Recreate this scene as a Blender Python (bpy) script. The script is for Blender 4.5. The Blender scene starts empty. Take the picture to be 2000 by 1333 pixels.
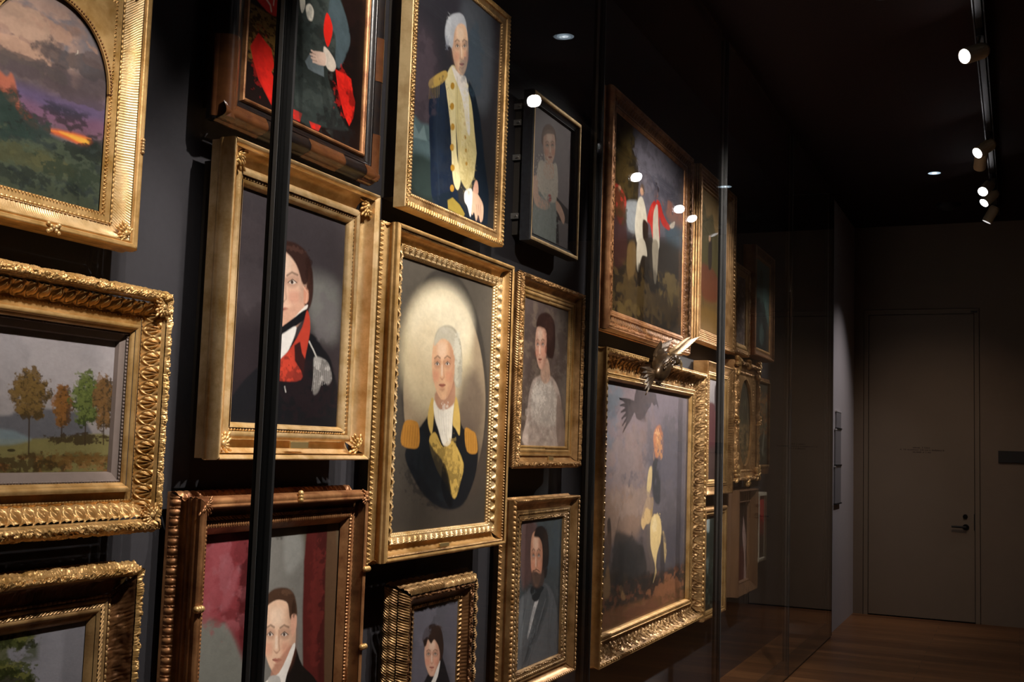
import bpy, math, random
import numpy as np
from mathutils import Matrix, Vector
scene = bpy.context.scene
COL = scene.collection
PI = math.pi

# ------------------------------------------------------------------ camera
# x runs along the display case towards the end wall, y towards the case, z up (metres)
cam_d = bpy.data.cameras.new('camera'); cam = bpy.data.objects.new('camera', cam_d); COL.objects.link(cam)
cam_d.sensor_width = 36.0; cam_d.lens = 2193.85 / 2000 * 36.0
cam_d.clip_start = 0.05; cam_d.clip_end = 60
yaw, pitch, roll = 0.4244596, 0.09135583, 0.03251208
f = Vector((math.cos(yaw)*math.cos(pitch), math.sin(yaw)*math.cos(pitch), math.sin(pitch)))
r = Vector((math.sin(yaw), -math.cos(yaw), 0)); u = r.cross(f)
r2 = r*math.cos(roll) + u*math.sin(roll); u2 = -r*math.sin(roll) + u*math.cos(roll)
m = Matrix((r2, u2, -f)).transposed().to_4x4(); m.translation = Vector((0, 0, 1.6))
cam.matrix_world = m
scene.camera = cam

# ------------------------------------------------------------------ world, exposure, lamps of the room
world = bpy.data.worlds.new('world'); scene.world = world; world.use_nodes = True
world.node_tree.nodes['Background'].inputs[0].default_value = (0.9, 0.75, 0.6, 1)
world.node_tree.nodes['Background'].inputs[1].default_value = 0.0
scene.view_settings.view_transform = 'Standard'; scene.view_settings.look = 'None'
scene.view_settings.exposure = 0.0; scene.view_settings.gamma = 1.0
scene.view_settings.use_curve_mapping = False

WALL = 1.93      # back panel of the case
GLASS = 1.50     # front of the case
CEIL = 3.97
ENDX = 12.044
WARM = (1.0, 0.86, 0.70)
NEUT = (1.0, 0.91, 0.84)
# track heads: x of the head, z, target point, watts, beam angle, blend, colour, lens seen lit
HEADS = [
 (0.75, 3.76, (1.62, 1.90, 2.30), 190, 27, .6, NEUT),
 (1.45, 3.76, (1.72, 1.90, 1.42), 300, 37, .4, NEUT),
 (2.00, 3.76, (3.30, 1.90, 2.75), 290, 38, .7, NEUT),
 (2.35, 3.76, (2.58, 1.90, 1.80), 300, 34, .6, NEUT),
 (2.75, 3.76, (2.55, 1.90, 0.85), 240, 32, .7, NEUT),
 (3.35, 3.76, (3.55, 1.90, 1.65), 400, 36, .6, NEUT),
 (4.05, 3.76, (4.25, 1.90, 1.25), 330, 36, .6, NEUT),
 (4.50, 3.76, (6.30, 1.90, 2.05), 950, 50, .7, NEUT),
 (6.34, 3.76, (4.60, 1.90, 2.75), 110, 22, .7, NEUT),
 (8.43, 3.76, (6.90, 1.90, 2.25), 330, 46, .9, NEUT),
 (9.69, 3.76, (6.10, 1.90, 1.10), 1900, 26, .6, NEUT),
 (10.12, 3.76, (8.70, 1.90, 1.80), 200, 40, .7, NEUT),
]
SIDE_HEADS = [   # heads whose lit face is turned away from here
 (8.78, 3.74, (12.04, .75, 1.15), 55, 50, 1.0, (1.0, .72, .52)),
 (10.94, 3.76, (10.95, 1.55, 1.35), 66, 66, 1.0, (1.0, .90, .90)),
]
TRACK_Y = 0.17
def spot(name, loc, target, watts, angle, blend, color, size=0.03):
    d = bpy.data.lights.new(name, 'SPOT'); d.energy = watts; d.spot_size = math.radians(angle); d.spot_blend = blend
    d.color = color; d.shadow_soft_size = size
    o = bpy.data.objects.new(name, d); COL.objects.link(o); o.location = loc
    o.rotation_euler = (Vector(target) - Vector(loc)).to_track_quat('-Z', 'Y').to_euler()
    return o
for h in HEADS + SIDE_HEADS:
    L0 = Vector((h[0], 0.24, h[1])); dr = (Vector(h[2]) - L0).normalized()
    spot('track_lamp_light', L0 + dr*0.012, h[2], h[3], h[4], h[5], h[6])
for x in (5.88, 9.83):
    spot('downlight_light', (x, 0.62, CEIL-0.03), (x, 0.62, 0), 26, 110, 1.0, (.85, .93, 1.0), .04)

# ------------------------------------------------------------------ helpers
def tag(o, label=None, cat=None, group=None, kind=None):
    if label: o['label'] = label
    if cat: o['category'] = cat
    if group: o['group'] = group
    if kind: o['kind'] = kind
    return o
def empty(name, loc=(0, 0, 0)):
    o = bpy.data.objects.new(name, None); COL.objects.link(o); o.location = loc; o.empty_display_size = .05
    return o
class MB:
    """collects vertices and faces, then links ONE mesh object"""
    def __init__(s): s.v = []; s.f = []; s.n = 0
    def add(s, v, f):
        v = np.asarray(v, float).reshape(-1, 3); s.v.append(v)
        s.f += [tuple(i + s.n for i in q) for q in f]; s.n += len(v); return s
    def box(s, x0, x1, y0, y1, z0, z1, c=0.0):
        if c <= 0:
            v = [(x, y, z) for x in (x0, x1) for y in (y0, y1) for z in (z0, z1)]
            return s.add(v, [(0,1,3,2),(4,6,7,5),(0,4,5,1),(2,3,7,6),(0,2,6,4),(1,5,7,3)])
        v = []; X = (x0, x1); Y = (y0, y1); Z = (z0, z1)
        idx = {}
        for i in (0, 1):
            for j in (0, 1):
                for k in (0, 1):
                    sx, sy, sz = (1, -1)[i]*c, (1, -1)[j]*c, (1, -1)[k]*c
                    for a, p in enumerate(((X[i], Y[j]+sy, Z[k]+sz), (X[i]+sx, Y[j], Z[k]+sz), (X[i]+sx, Y[j]+sy, Z[k]))):
                        idx[i, j, k, a] = len(v); v.append(p)
        F = []
        for i in (0, 1): F.append([idx[i,0,0,0], idx[i,1,0,0], idx[i,1,1,0], idx[i,0,1,0]])
        for j in (0, 1): F.append([idx[0,j,0,1], idx[1,j,0,1], idx[1,j,1,1], idx[0,j,1,1]])
        for k in (0, 1): F.append([idx[0,0,k,2], idx[1,0,k,2], idx[1,1,k,2], idx[0,1,k,2]])
        for i in (0, 1):
            for j in (0, 1): F.append([idx[i,j,0,0], idx[i,j,1,0], idx[i,j,1,1], idx[i,j,0,1]])
            for k in (0, 1): F.append([idx[i,0,k,0], idx[i,1,k,0], idx[i,1,k,2], idx[i,0,k,2]])
        for j in (0, 1):
            for k in (0, 1): F.append([idx[0,j,k,1], idx[1,j,k,1], idx[1,j,k,2], idx[0,j,k,2]])
        for i in (0, 1):
            for j in (0, 1):
                for k in (0, 1): F.append([idx[i,j,k,0], idx[i,j,k,1], idx[i,j,k,2]])
        return s.add(v, [tuple(q) for q in F])
    def tube(s, p0, p1, r0, r1=None, n=20, caps=True):
        r1 = r0 if r1 is None else r1
        p0 = Vector(p0); p1 = Vector(p1); d = (p1 - p0).normalized()
        a = d.orthogonal().normalized(); b = d.cross(a)
        v = [tuple(p + (a*math.cos(t) + b*math.sin(t))*q) for p, q in ((p0, r0), (p1, r1)) for t in [2*PI*i/n for i in range(n)]]
        F = [(i, (i+1) % n, n+(i+1) % n, n+i) for i in range(n)]
        if caps: F += [tuple(range(n-1, -1, -1)), tuple(range(n, 2*n))]
        return s.add(v, F)
    def lathe(s, p0, axis, prof, n=28):
        p0 = Vector(p0); d = Vector(axis).normalized(); a = d.orthogonal().normalized(); b = d.cross(a)
        v = []; F = []
        for h, q in prof:
            v += [tuple(p0 + d*h + (a*math.cos(t) + b*math.sin(t))*q) for t in [2*PI*i/n for i in range(n)]]
        for k in range(len(prof)-1):
            F += [(k*n+i, k*n+(i+1) % n, (k+1)*n+(i+1) % n, (k+1)*n+i) for i in range(n)]
        return s.add(v, F)
    def blob(s, c, ax, nu=10, nv=7):
        """ellipsoid; ax = three axis vectors"""
        c = np.array(c, float); A = np.array(ax, float); v = []
        for j in range(nv+1):
            ph = PI*j/nv
            for i in range(nu):
                t = 2*PI*i/nu
                v.append(c + A[0]*math.sin(ph)*math.cos(t) + A[1]*math.sin(ph)*math.sin(t) + A[2]*math.cos(ph))
        F = [(j*nu+i, j*nu+(i+1) % nu, (j+1)*nu+(i+1) % nu, (j+1)*nu+i) for j in range(nv) for i in range(nu)]
        return s.add(v, F)
    def build(s, name, mat, parent=None, smooth=False, loc=(0, 0, 0)):
        me = bpy.data.meshes.new(name); v = np.concatenate(s.v) - np.array(loc)
        me.from_pydata(v.tolist(), [], s.f); me.materials.append(mat)
        if smooth: me.polygons.foreach_set('use_smooth', [True]*len(me.polygons))
        me.validate(); me.update()
        import bmesh
        b = bmesh.new(); b.from_mesh(me); bmesh.ops.recalc_face_normals(b, faces=b.faces); b.to_mesh(me); b.free()
        o = bpy.data.objects.new(name, me); COL.objects.link(o)
        if parent is not None:
            o.parent = parent; o.location = Vector(loc) - parent.location
        else: o.location = loc
        return o

def lin(h):
    if isinstance(h, str): c = np.array([int(h[i:i+2], 16)/255 for i in (0, 2, 4)])
    else: c = np.array(h, float)/255
    return np.where(c <= .04045, c/12.92, ((c+.055)/1.055)**2.4)
def mat(name, col, rough=.5, metal=0., spec=.5, noise=0., nscale=20., dark=None, bump=0., bscale=200., stretch=(1,1,1), emit=None, estr=0., coat=0.):
    m = bpy.data.materials.new(name); m.use_nodes = True; nt = m.node_tree; b = nt.nodes['Principled BSDF']
    c = tuple(col) + (1,)
    b.inputs['Base Color'].default_value = c; b.inputs['Roughness'].default_value = rough
    b.inputs['Metallic'].default_value = metal; b.inputs['Specular IOR Level'].default_value = spec
    if coat: b.inputs['Coat Weight'].default_value = coat
    if emit: b.inputs['Emission Color'].default_value = tuple(emit)+(1,); b.inputs['Emission Strength'].default_value = estr
    if noise or bump:
        tc = nt.nodes.new('ShaderNodeTexCoord'); mp = nt.nodes.new('ShaderNodeMapping')
        mp.inputs['Scale'].default_value = stretch
        nt.links.new(tc.outputs['Object'], mp.inputs[0])
    if noise:
        n = nt.nodes.new('ShaderNodeTexNoise'); n.inputs['Scale'].default_value = nscale; n.inputs['Detail'].default_value = 6; n.inputs['Roughness'].default_value = .65
        rp = nt.nodes.new('ShaderNodeValToRGB'); rp.color_ramp.elements[0].position = .32; rp.color_ramp.elements[1].position = .62
        dk = dark if dark is not None else tuple(q*(1-noise) for q in col)
        rp.color_ramp.elements[0].color = tuple(dk)+(1,); rp.color_ramp.elements[1].color = c
        nt.links.new(mp.outputs[0], n.inputs['Vector']); nt.links.new(n.outputs[0], rp.inputs[0]); nt.links.new(rp.outputs[0], b.inputs['Base Color'])
    if bump:
        n2 = nt.nodes.new('ShaderNodeTexNoise'); n2.inputs['Scale'].default_value = bscale; n2.inputs['Detail'].default_value = 4
        bp = nt.nodes.new('ShaderNodeBump'); bp.inputs['Strength'].default_value = bump; bp.inputs['Distance'].default_value = .002
        nt.links.new(mp.outputs[0], n2.inputs['Vector']); nt.links.new(n2.outputs[0], bp.inputs['Height']); nt.links.new(bp.outputs[0], b.inputs['Normal'])
    return m
def gold(name, col, dark, rough=.42, metal=.5, ns=14, bump=.25):
    return mat(name, col, rough, metal, .5, .5, ns, dark, bump, 160)
M = {
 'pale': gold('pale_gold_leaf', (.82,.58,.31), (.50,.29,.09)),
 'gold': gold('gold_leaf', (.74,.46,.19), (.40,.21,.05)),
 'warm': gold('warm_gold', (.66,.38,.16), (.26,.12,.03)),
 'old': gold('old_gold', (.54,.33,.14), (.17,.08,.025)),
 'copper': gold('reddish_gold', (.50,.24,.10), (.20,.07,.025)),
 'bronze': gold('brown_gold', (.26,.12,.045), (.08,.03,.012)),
 'cream': gold('cream_side_gilding', (.80,.58,.30), (.52,.33,.14), .55, .35),
 'wood': mat('stained_oak', (.20,.10,.045), .5, 0, .5, .5, 12, (.10,.045,.02), .2, 90, (1,1,.12)),
 'black_lacquer': mat('black_lacquer', (.010,.008,.009), .3, 0, .5, .5, 30, (.022,.012,.008), .15, 80, coat=.1),
 'tortoise': mat('tortoise_brown', (.14,.052,.018), .26, 0, .6, .5, 24, (.09,.03,.012), .1, 60, coat=.3),
 'liner': mat('grey_liner', (.22,.17,.15), .55, 0, .4, .1, 40),
 'white_frame': mat('off_white_wood', (.50,.44,.34), .6, 0, .4, .15, 30),
 'board': mat('frame_backing', (.035,.028,.022), .8),
 'slate': mat('dark_grey_frame_side', (.035,.037,.045), .6, 0, .4, .4, 40, (.02,.02,.026), .2, 120),
 'plate': mat('brass_nameplate', (.85,.62,.28), .3, .8, .5),
 'back': mat('dark_grey_fabric_panel', (.032,.030,.035), .85, 0, .25, .12, 60, None, .15, 500),
 'mullion': mat('black_metal', (.003,.003,.003), .6, 0, .04),
 'alu': mat('dull_aluminium', (.05,.05,.05), .6, .2, .3),
 'steel': mat('dark_steel', (.05,.05,.05), .4, .8),
 'ceil': mat('dark_ceiling', (.026,.011,.009), .9, 0, .2, .4, 90, None, .3, 300),
 'grey_wall': mat('light_grey_wall', (.50,.47,.48), .75, 0, .25, .04, 6),
 'end_wall': mat('taupe_wall', (.20,.155,.115), .7, 0, .3, .06, 4),
 'dark_wall': mat('dark_wall', (.03,.026,.024), .8, 0, .3),
 'door': mat('taupe_door', (.21,.165,.12), .6, 0, .35, .05, 3),
 'gap': mat('door_gap', (.01,.008,.007), .8),
 'black': mat('matte_black', (.006,.006,.006), .6),
 'lever': mat('black_ironmongery', (.008,.008,.008), .35, .4),
 'letter': mat('dark_lettering', (.03,.018,.012), .7),
 'placard': mat('grey_placard', (.26,.25,.26), .6, 0, .3, .12, 260, (.20,.19,.20), 0, 1, (1,1,3)),
 'placard_rim': mat('pale_rim', (.6,.58,.58), .5),
 'head': mat('white_lamp_body', (.60,.50,.34), .5),
 'track': mat('black_track', (.02,.02,.02), .4),
 'lens': mat('lit_lens', (.8,.8,.8), .4, emit=(1.0,.97,1.0), estr=14.0),
 'lens_side': mat('dim_lit_lens', (.6,.6,.6), .4, emit=(1.0,.95,.95), estr=.5),
 'well': mat('downlight_well', (.5,.55,.6), .35, emit=(.62,.80,.95), estr=.85),
 'well_hot': mat('downlight_lamp', (.8,.85,.9), .35, emit=(.9,.97,1.0), estr=3.0),
 'eagle': gold('dark_bronze', (.11,.065,.03), (.02,.012,.008), .30, .7, 30),
 'eagle_gilt': gold('gilded_feathers', (.55,.36,.17), (.20,.11,.04), .38, .5, 50),
 'hook': mat('zinc_bracket', (.45,.43,.40), .35, .8),
}
# canvas: oil paint whose colours come from the mesh
cm = bpy.data.materials.new('oil_paint'); cm.use_nodes = True; nt = cm.node_tree; b = nt.nodes['Principled BSDF']
at = nt.nodes.new('ShaderNodeAttribute'); at.attribute_name = 'paint'; nt.links.new(at.outputs['Color'], b.inputs['Base Color'])
b.inputs['Roughness'].default_value = .55; b.inputs['Specular IOR Level'].default_value = .10
tc = nt.nodes.new('ShaderNodeTexCoord'); n = nt.nodes.new('ShaderNodeTexNoise'); n.inputs['Scale'].default_value = 260; n.inputs['Detail'].default_value = 3
bp = nt.nodes.new('ShaderNodeBump'); bp.inputs['Strength'].default_value = .25; bp.inputs['Distance'].default_value = .001
nt.links.new(tc.outputs['Object'], n.inputs['Vector']); nt.links.new(n.outputs[0], bp.inputs['Height']); nt.links.new(bp.outputs[0], b.inputs['Normal'])
M['paint'] = cm
# oak floor: boards run across the aisle
fm = bpy.data.materials.new('oak_floor'); fm.use_nodes = True; nt = fm.node_tree; b = nt.nodes['Principled BSDF']
tc = nt.nodes.new('ShaderNodeTexCoord'); mp = nt.nodes.new('ShaderNodeMapping'); mp.inputs['Rotation'].default_value = (0, 0, PI/2)
br = nt.nodes.new('ShaderNodeTexBrick'); br.offset = .37; br.inputs['Scale'].default_value = 1; br.inputs['Brick Width'].default_value = 1.9; br.inputs['Row Height'].default_value = .125
br.inputs['Mortar Size'].default_value = .0022; br.inputs['Color1'].default_value = (.44,.19,.07,1); br.inputs['Color2'].default_value = (.25,.10,.038,1); br.inputs['Mortar'].default_value = (.04,.016,.008,1)
nz = nt.nodes.new('ShaderNodeTexNoise'); nz.inputs['Scale'].default_value = 3; nz.inputs['Detail'].default_value = 7
mp2 = nt.nodes.new('ShaderNodeMapping'); mp2.inputs['Scale'].default_value = (12, .8, 1)
mx = nt.nodes.new('ShaderNodeMix'); mx.data_type = 'RGBA'; mx.blend_type = 'MULTIPLY'; mx.inputs[0].default_value = .7
nt.links.new(tc.outputs['Object'], mp.inputs[0]); nt.links.new(mp.outputs[0], br.inputs['Vector'])
nt.links.new(tc.outputs['Object'], mp2.inputs[0]); nt.links.new(mp2.outputs[0], nz.inputs['Vector'])
nt.links.new(br.outputs['Color'], mx.inputs[6]); nt.links.new(nz.outputs[0], mx.inputs[7]); nt.links.new(mx.outputs[2], b.inputs['Base Color'])
b.inputs['Roughness'].default_value = .38; M['floor'] = fm
# display glass: clear, with the mirror reflection of a pane at each angle
gm = bpy.data.materials.new('clear_glass'); gm.use_nodes = True; nt = gm.node_tree
for q in list(nt.nodes): nt.nodes.remove(q)
out = nt.nodes.new('ShaderNodeOutputMaterial'); mix = nt.nodes.new('ShaderNodeMixShader'); tr = nt.nodes.new('ShaderNodeBsdfTransparent'); gl = nt.nodes.new('ShaderNodeBsdfGlossy')
gl.inputs['Roughness'].default_value = 0; gl.inputs['Color'].default_value = (1, 1, 1, 1); tr.inputs['Color'].default_value = (.985, .99, .985, 1)
ge = nt.nodes.new('ShaderNodeNewGeometry'); dt = nt.nodes.new('ShaderNodeVectorMath'); dt.operation = 'DOT_PRODUCT'
def mth(op, a, bb=None, c=None):
    n = nt.nodes.new('ShaderNodeMath'); n.operation = op
    for i, q in enumerate((a, bb, c)):
        if q is None: continue
        if isinstance(q, (int, float)): n.inputs[i].default_value = q
        else: nt.links.new(q, n.inputs[i])
    return n.outputs[0]
nt.links.new(ge.outputs['Normal'], dt.inputs[0]); nt.links.new(ge.outputs['Incoming'], dt.inputs[1])
ca = mth('ABSOLUTE', dt.outputs['Value']); k = mth('POWER', mth('SUBTRACT', 1.0, ca), 5.0); fr = mth('MULTIPLY_ADD', k, .96, .035)
nt.links.new(fr, mix.inputs[0]); nt.links.new(tr.outputs[0], mix.inputs[1]); nt.links.new(gl.outputs[0], mix.inputs[2]); nt.links.new(mix.outputs[0], out.inputs[0])
M['glass'] = gm

PAINT = {
 'arch': (329, 322, [('G','857c80','6a6468',.12,.8),('N','b08c7c',(-.0711,-.04,.3321,.2709),.1,.05,.9),('N','564c4c',(-.0614,.0863,.3382,.3297),.1,.05,.85),('N','c09a86',(-.0556,.0451,.2564,.2476),.07,.12,.6),('P','554c52',[(-.0578,.2611),(.0446,.2061),(.1612,.194),(.2451,.1835),(.3417,.1641),(.3458,.2101),(.1804,.2544),(-.0552,.2905)],.0155,.75,0),('P','6a5a80',[(-.0552,.2905),(.1002,.2572),(.2081,.2516),(.3397,.2296),(.3453,.2926),(.1852,.3083),(-.0507,.3395)],.0177,.8,0),('P','8a6076',[(.1025,.2833),(.2115,.2897),(.3357,.2718),(.3392,.3118),(.2144,.3224),(.1053,.3147)],.0132,.7,0),('P','e8703c',[(.1667,.3321),(.2144,.3224),(.2791,.3174),(.3053,.3265),(.2885,.34),(.2299,.3373)],.0055,.95,0),('P','ffc050',[(.2077,.3265),(.2575,.3231),(.2961,.3243),(.285,.3341),(.2365,.331)],.0033,.95,0),('P','3c4440',[(-.0569,.2709),(.0511,.2778),(.0913,.3027),(.1533,.3336),(.2163,.3442),(.2742,.346),(.3252,.3271),(.3388,.4802),(-.0313,.5548)],.0055,1,0),('P','b86a50',[(.0225,.2345),(.0481,.245),(.0663,.2518),(.0755,.2404),(.0871,.2559),(.1039,.299),(.1314,.3126),(.1546,.3333),(.1336,.3369),(.092,.31),(.0515,.2829)],.0044,.9,0),('P','56583e',[(-.0445,.4081),(.0733,.3851),(.1637,.3745),(.2638,.394),(.2236,.4259),(.1149,.4212),(-.041,.4472)],.011,.85,0),('N','262c28',(-.0481,.2625,.3463,.5548),.035,.0,.7),('N','5a6450',(-.0419,.3422,.3463,.5548),.025,.12,.6),('L','f0e4d0',[(.2376,.1484),(.2444,.1426),(.2439,.1371)],.0017,.0009,.9),('B','b89884',(.0884,.1264),(.1135,.0287),.04,.75,1.6),('B','b08c7a',(.2102,.1158),(.0972,.0199),.04,.75,1.6),('B','c09a84',(.0682,.1874),(.1363,.0221),.04,.75,1.6),('B','4e484a',(.2436,.1669),(.0994,.0243),.04,.75,1.6),('B','544c4c',(.1224,.2123),(.1163,.0243),.04,.75,1.6),('B','5c5250',(.0582,.2174),(.0735,.0199),.04,.75,1.6),('B','584c50',(.1784,.2328),(.1485,.0177),.04,.75,1.6),('B','6a5a58',(.3011,.1421),(.0444,.0155),.04,.75,1.6),('B','565840',(.1002,.4015),(.1133,.0243),.018,.8,2),('B','5e5e42',(.1799,.4032),(.0803,.0132),.018,.8,2),('B','343a34',(.1441,.4551),(.1434,.0287),.018,.8,2),('B','3a4438',(.2648,.4051),(.0858,.0287),.018,.8,2),('B','2c322e',(.2897,.3535),(.0584,.0177),.018,.8,2),('B','4c5444',(.227,.464),(.1249,.0221),.018,.8,2),('B','3a4642',(.1338,.339),(.0518,.0265),.018,.8,2),('B','34443e',(.0812,.3322),(.0497,.0441),.018,.8,2),('L','ff9a50',[(.1871,.3299),(.243,.3225),(.2986,.319)],.0022,.0022,.7)]),
 'meadow': (420, 214, [('G','a29ca0','8c8480',.06,1),('N','b0a8aa',(.1015,-.0328,.6618,.1382),.12,.0,.5),('P','58585e',[(.1151,.1754),(.3427,.1784),(.3801,.1697),(.4319,.1602),(.4729,.1607),(.5155,.1644),(.5598,.1705),(.5665,.2463),(.1218,.2499)],.0051,.9,0),('P','7a7248',[(.1203,.2331),(.398,.2246),(.5062,.2195),(.6475,.2134),(.6502,.2972),(.1256,.2917)],.0041,1,0),('P','7a8a90',[(.1176,.2033),(.3451,.205),(.397,.2142),(.4244,.2263),(.3481,.2378),(.121,.2406)],.0051,.7,0),('N','4a3c20',(.1222,.2513,.6549,.2972),.03,-.05,.85),('N','8a5a34',(.1228,.2593,.6549,.2972),.02,.1,.6),('L','3a2c20',[(.4127,.125),(.4163,.1799),(.4216,.2538)],.0036,.0015,.95),('L','3a2c20',[(.4138,.1372),(.4238,.0996)],.002,.001,.8),('L','3a2c20',[(.4136,.1496),(.3959,.1137)],.0016,.001,.8),('B','665030',(.4108,.1036),(.0348,.0267),.012,.95,1.5),('B','443620',(.4151,.1075),(.0287,.0213),.008,.85,2.2),('B','7c6236',(.4063,.0975),(.0253,.0178),.007,.6,2.6),('B','665030',(.3894,.1294),(.0314,.0245),.012,.95,1.5),('B','443620',(.3937,.1333),(.0257,.0196),.008,.85,2.2),('B','7c6236',(.385,.1233),(.0227,.0163),.007,.6,2.6),('B','665030',(.4367,.1237),(.0326,.0245),.012,.95,1.5),('B','443620',(.4411,.1277),(.0267,.0196),.008,.85,2.2),('B','7c6236',(.4321,.1175),(.0236,.0163),.007,.6,2.6),('B','665030',(.4146,.1464),(.0349,.0267),.012,.95,1.5),('B','443620',(.419,.1505),(.0287,.0213),.008,.85,2.2),('B','7c6236',(.4101,.1403),(.0253,.0178),.007,.6,2.6),('B','665030',(.4008,.1685),(.0201,.0156),.012,.95,1.5),('B','443620',(.4051,.1725),(.0165,.0125),.008,.85,2.2),('B','7c6236',(.3963,.1624),(.0146,.0104),.007,.6,2.6),('B','665030',(.4349,.164),(.0207,.0156),.012,.95,1.5),('B','443620',(.4393,.1681),(.0169,.0125),.008,.85,2.2),('B','7c6236',(.4303,.1578),(.015,.0104),.007,.6,2.6),('L','3a2c20',[(.5025,.1463),(.5042,.1813),(.5069,.2271)],.0036,.0015,.95),('L','3a2c20',[(.5035,.1572),(.5148,.1237)],.002,.001,.8),('L','3a2c20',[(.503,.1682),(.4847,.1362)],.0016,.001,.8),('B','74502c',(.5008,.1272),(.0186,.023),.012,.95,1.5),('B','50381f',(.5054,.1313),(.0154,.0184),.008,.85,2.2),('B','8c5e30',(.496,.1209),(.0136,.0153),.007,.6,2.6),('B','74502c',(.4901,.1496),(.0169,.0211),.012,.95,1.5),('B','50381f',(.4947,.1538),(.014,.0169),.008,.85,2.2),('B','8c5e30',(.4853,.1433),(.0123,.0141),.007,.6,2.6),('B','74502c',(.5153,.1457),(.0173,.0211),.012,.95,1.5),('B','50381f',(.52,.1499),(.0142,.0169),.008,.85,2.2),('B','8c5e30',(.5104,.1393),(.0125,.0141),.007,.6,2.6),('B','74502c',(.5042,.1654),(.0186,.023),.012,.95,1.5),('B','50381f',(.5089,.1696),(.0154,.0184),.008,.85,2.2),('B','8c5e30',(.4994,.159),(.0136,.0153),.007,.6,2.6),('B','74502c',(.4975,.1848),(.0108,.0134),.012,.95,1.5),('B','50381f',(.5021,.189),(.0089,.0107),.008,.85,2.2),('B','8c5e30',(.4927,.1784),(.0078,.0089),.007,.6,2.6),('B','74502c',(.5156,.1814),(.011,.0134),.012,.95,1.5),('B','50381f',(.5203,.1857),(.0091,.0107),.008,.85,2.2),('B','8c5e30',(.5108,.175),(.008,.0089),.007,.6,2.6),('L','3a2c20',[(.5676,.1253),(.5697,.1657),(.5744,.235)],.0036,.0015,.95),('L','3a2c20',[(.569,.1401),(.5799,.0948)],.002,.001,.8),('L','3a2c20',[(.5688,.1549),(.5486,.1116)],.0016,.001,.8),('B','525c30',(.5653,.0994),(.0294,.0304),.012,.95,1.5),('B','363e22',(.5702,.1036),(.0242,.0243),.008,.85,2.2),('B','6e7840',(.5603,.093),(.0213,.0202),.007,.6,2.6),('B','525c30',(.548,.13),(.0266,.0278),.012,.95,1.5),('B','363e22',(.5528,.1342),(.0218,.0223),.008,.85,2.2),('B','6e7840',(.5431,.1236),(.0193,.0186),.007,.6,2.6),('B','525c30',(.5879,.1242),(.0274,.0278),.012,.95,1.5),('B','363e22',(.5928,.1285),(.0225,.0223),.008,.85,2.2),('B','6e7840',(.5827,.1177),(.0199,.0186),.007,.6,2.6),('B','525c30',(.5699,.1512),(.0295,.0304),.012,.95,1.5),('B','363e22',(.5748,.1555),(.0242,.0243),.008,.85,2.2),('B','6e7840',(.5649,.1446),(.0214,.0202),.007,.6,2.6),('B','525c30',(.5589,.1775),(.017,.0177),.012,.95,1.5),('B','363e22',(.5637,.1818),(.014,.0142),.008,.85,2.2),('B','6e7840',(.5539,.1709),(.0124,.0118),.007,.6,2.6),('B','525c30',(.5876,.1728),(.0174,.0177),.012,.95,1.5),('B','363e22',(.5926,.1771),(.0143,.0142),.008,.85,2.2),('B','6e7840',(.5825,.1662),(.0126,.0118),.007,.6,2.6),('L','3a2c20',[(.6228,.1293),(.6245,.1659),(.6288,.2321)],.0036,.0015,.95),('L','3a2c20',[(.6242,.1443),(.6357,.0982)],.002,.001,.8),('L','3a2c20',[(.624,.1595),(.6031,.1152)],.0016,.001,.8),('B','604a30',(.6205,.1029),(.0225,.0304),.012,.95,1.5),('B','403220',(.6255,.1072),(.0185,.0243),.008,.85,2.2),('B','7e5c36',(.6153,.0963),(.0163,.0202),.007,.6,2.6),('B','604a30',(.6079,.1338),(.0204,.0278),.012,.95,1.5),('B','403220',(.6129,.1381),(.0167,.0223),.008,.85,2.2),('B','7e5c36',(.6027,.1272),(.0148,.0186),.007,.6,2.6),('B','604a30',(.6382,.1285),(.0208,.0278),.012,.95,1.5),('B','403220',(.6433,.1329),(.0171,.0223),.008,.85,2.2),('B','7e5c36',(.6329,.1218),(.0151,.0186),.007,.6,2.6),('B','604a30',(.6252,.1556),(.0225,.0304),.012,.95,1.5),('B','403220',(.6302,.16),(.0185,.0243),.008,.85,2.2),('B','7e5c36',(.6199,.149),(.0163,.0202),.007,.6,2.6),('B','604a30',(.6173,.1823),(.013,.0177),.012,.95,1.5),('B','403220',(.6224,.1868),(.0107,.0142),.008,.85,2.2),('B','7e5c36',(.6121,.1757),(.0095,.0118),.007,.6,2.6),('B','604a30',(.6392,.1779),(.0132,.0177),.012,.95,1.5),('B','403220',(.6443,.1823),(.0109,.0142),.008,.85,2.2),('B','7e5c36',(.6339,.1712),(.0096,.0118),.007,.6,2.6),('B','3c3020',(.5496,.222),(.0878,.0123),.01,.9,1.5),('B','40301c',(.4287,.2738),(.1603,.0184),.012,.8,2),('B','6c5028',(.5536,.2663),(.1026,.0143),.008,.7,2.5),('P','2c2418',[(.3871,.2477),(.3867,.2487),(.3853,.2496),(.3831,.2503),(.3802,.2507),(.3771,.2509),(.3739,.2508),(.371,.2504),(.3687,.2497),(.3672,.2488),(.3666,.2479),(.367,.2469),(.3684,.246),(.3706,.2453),(.3734,.2449),(.3765,.2447),(.3797,.2448),(.3826,.2452),(.3849,.2459),(.3865,.2468)],.001,.9,0)]),
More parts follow.
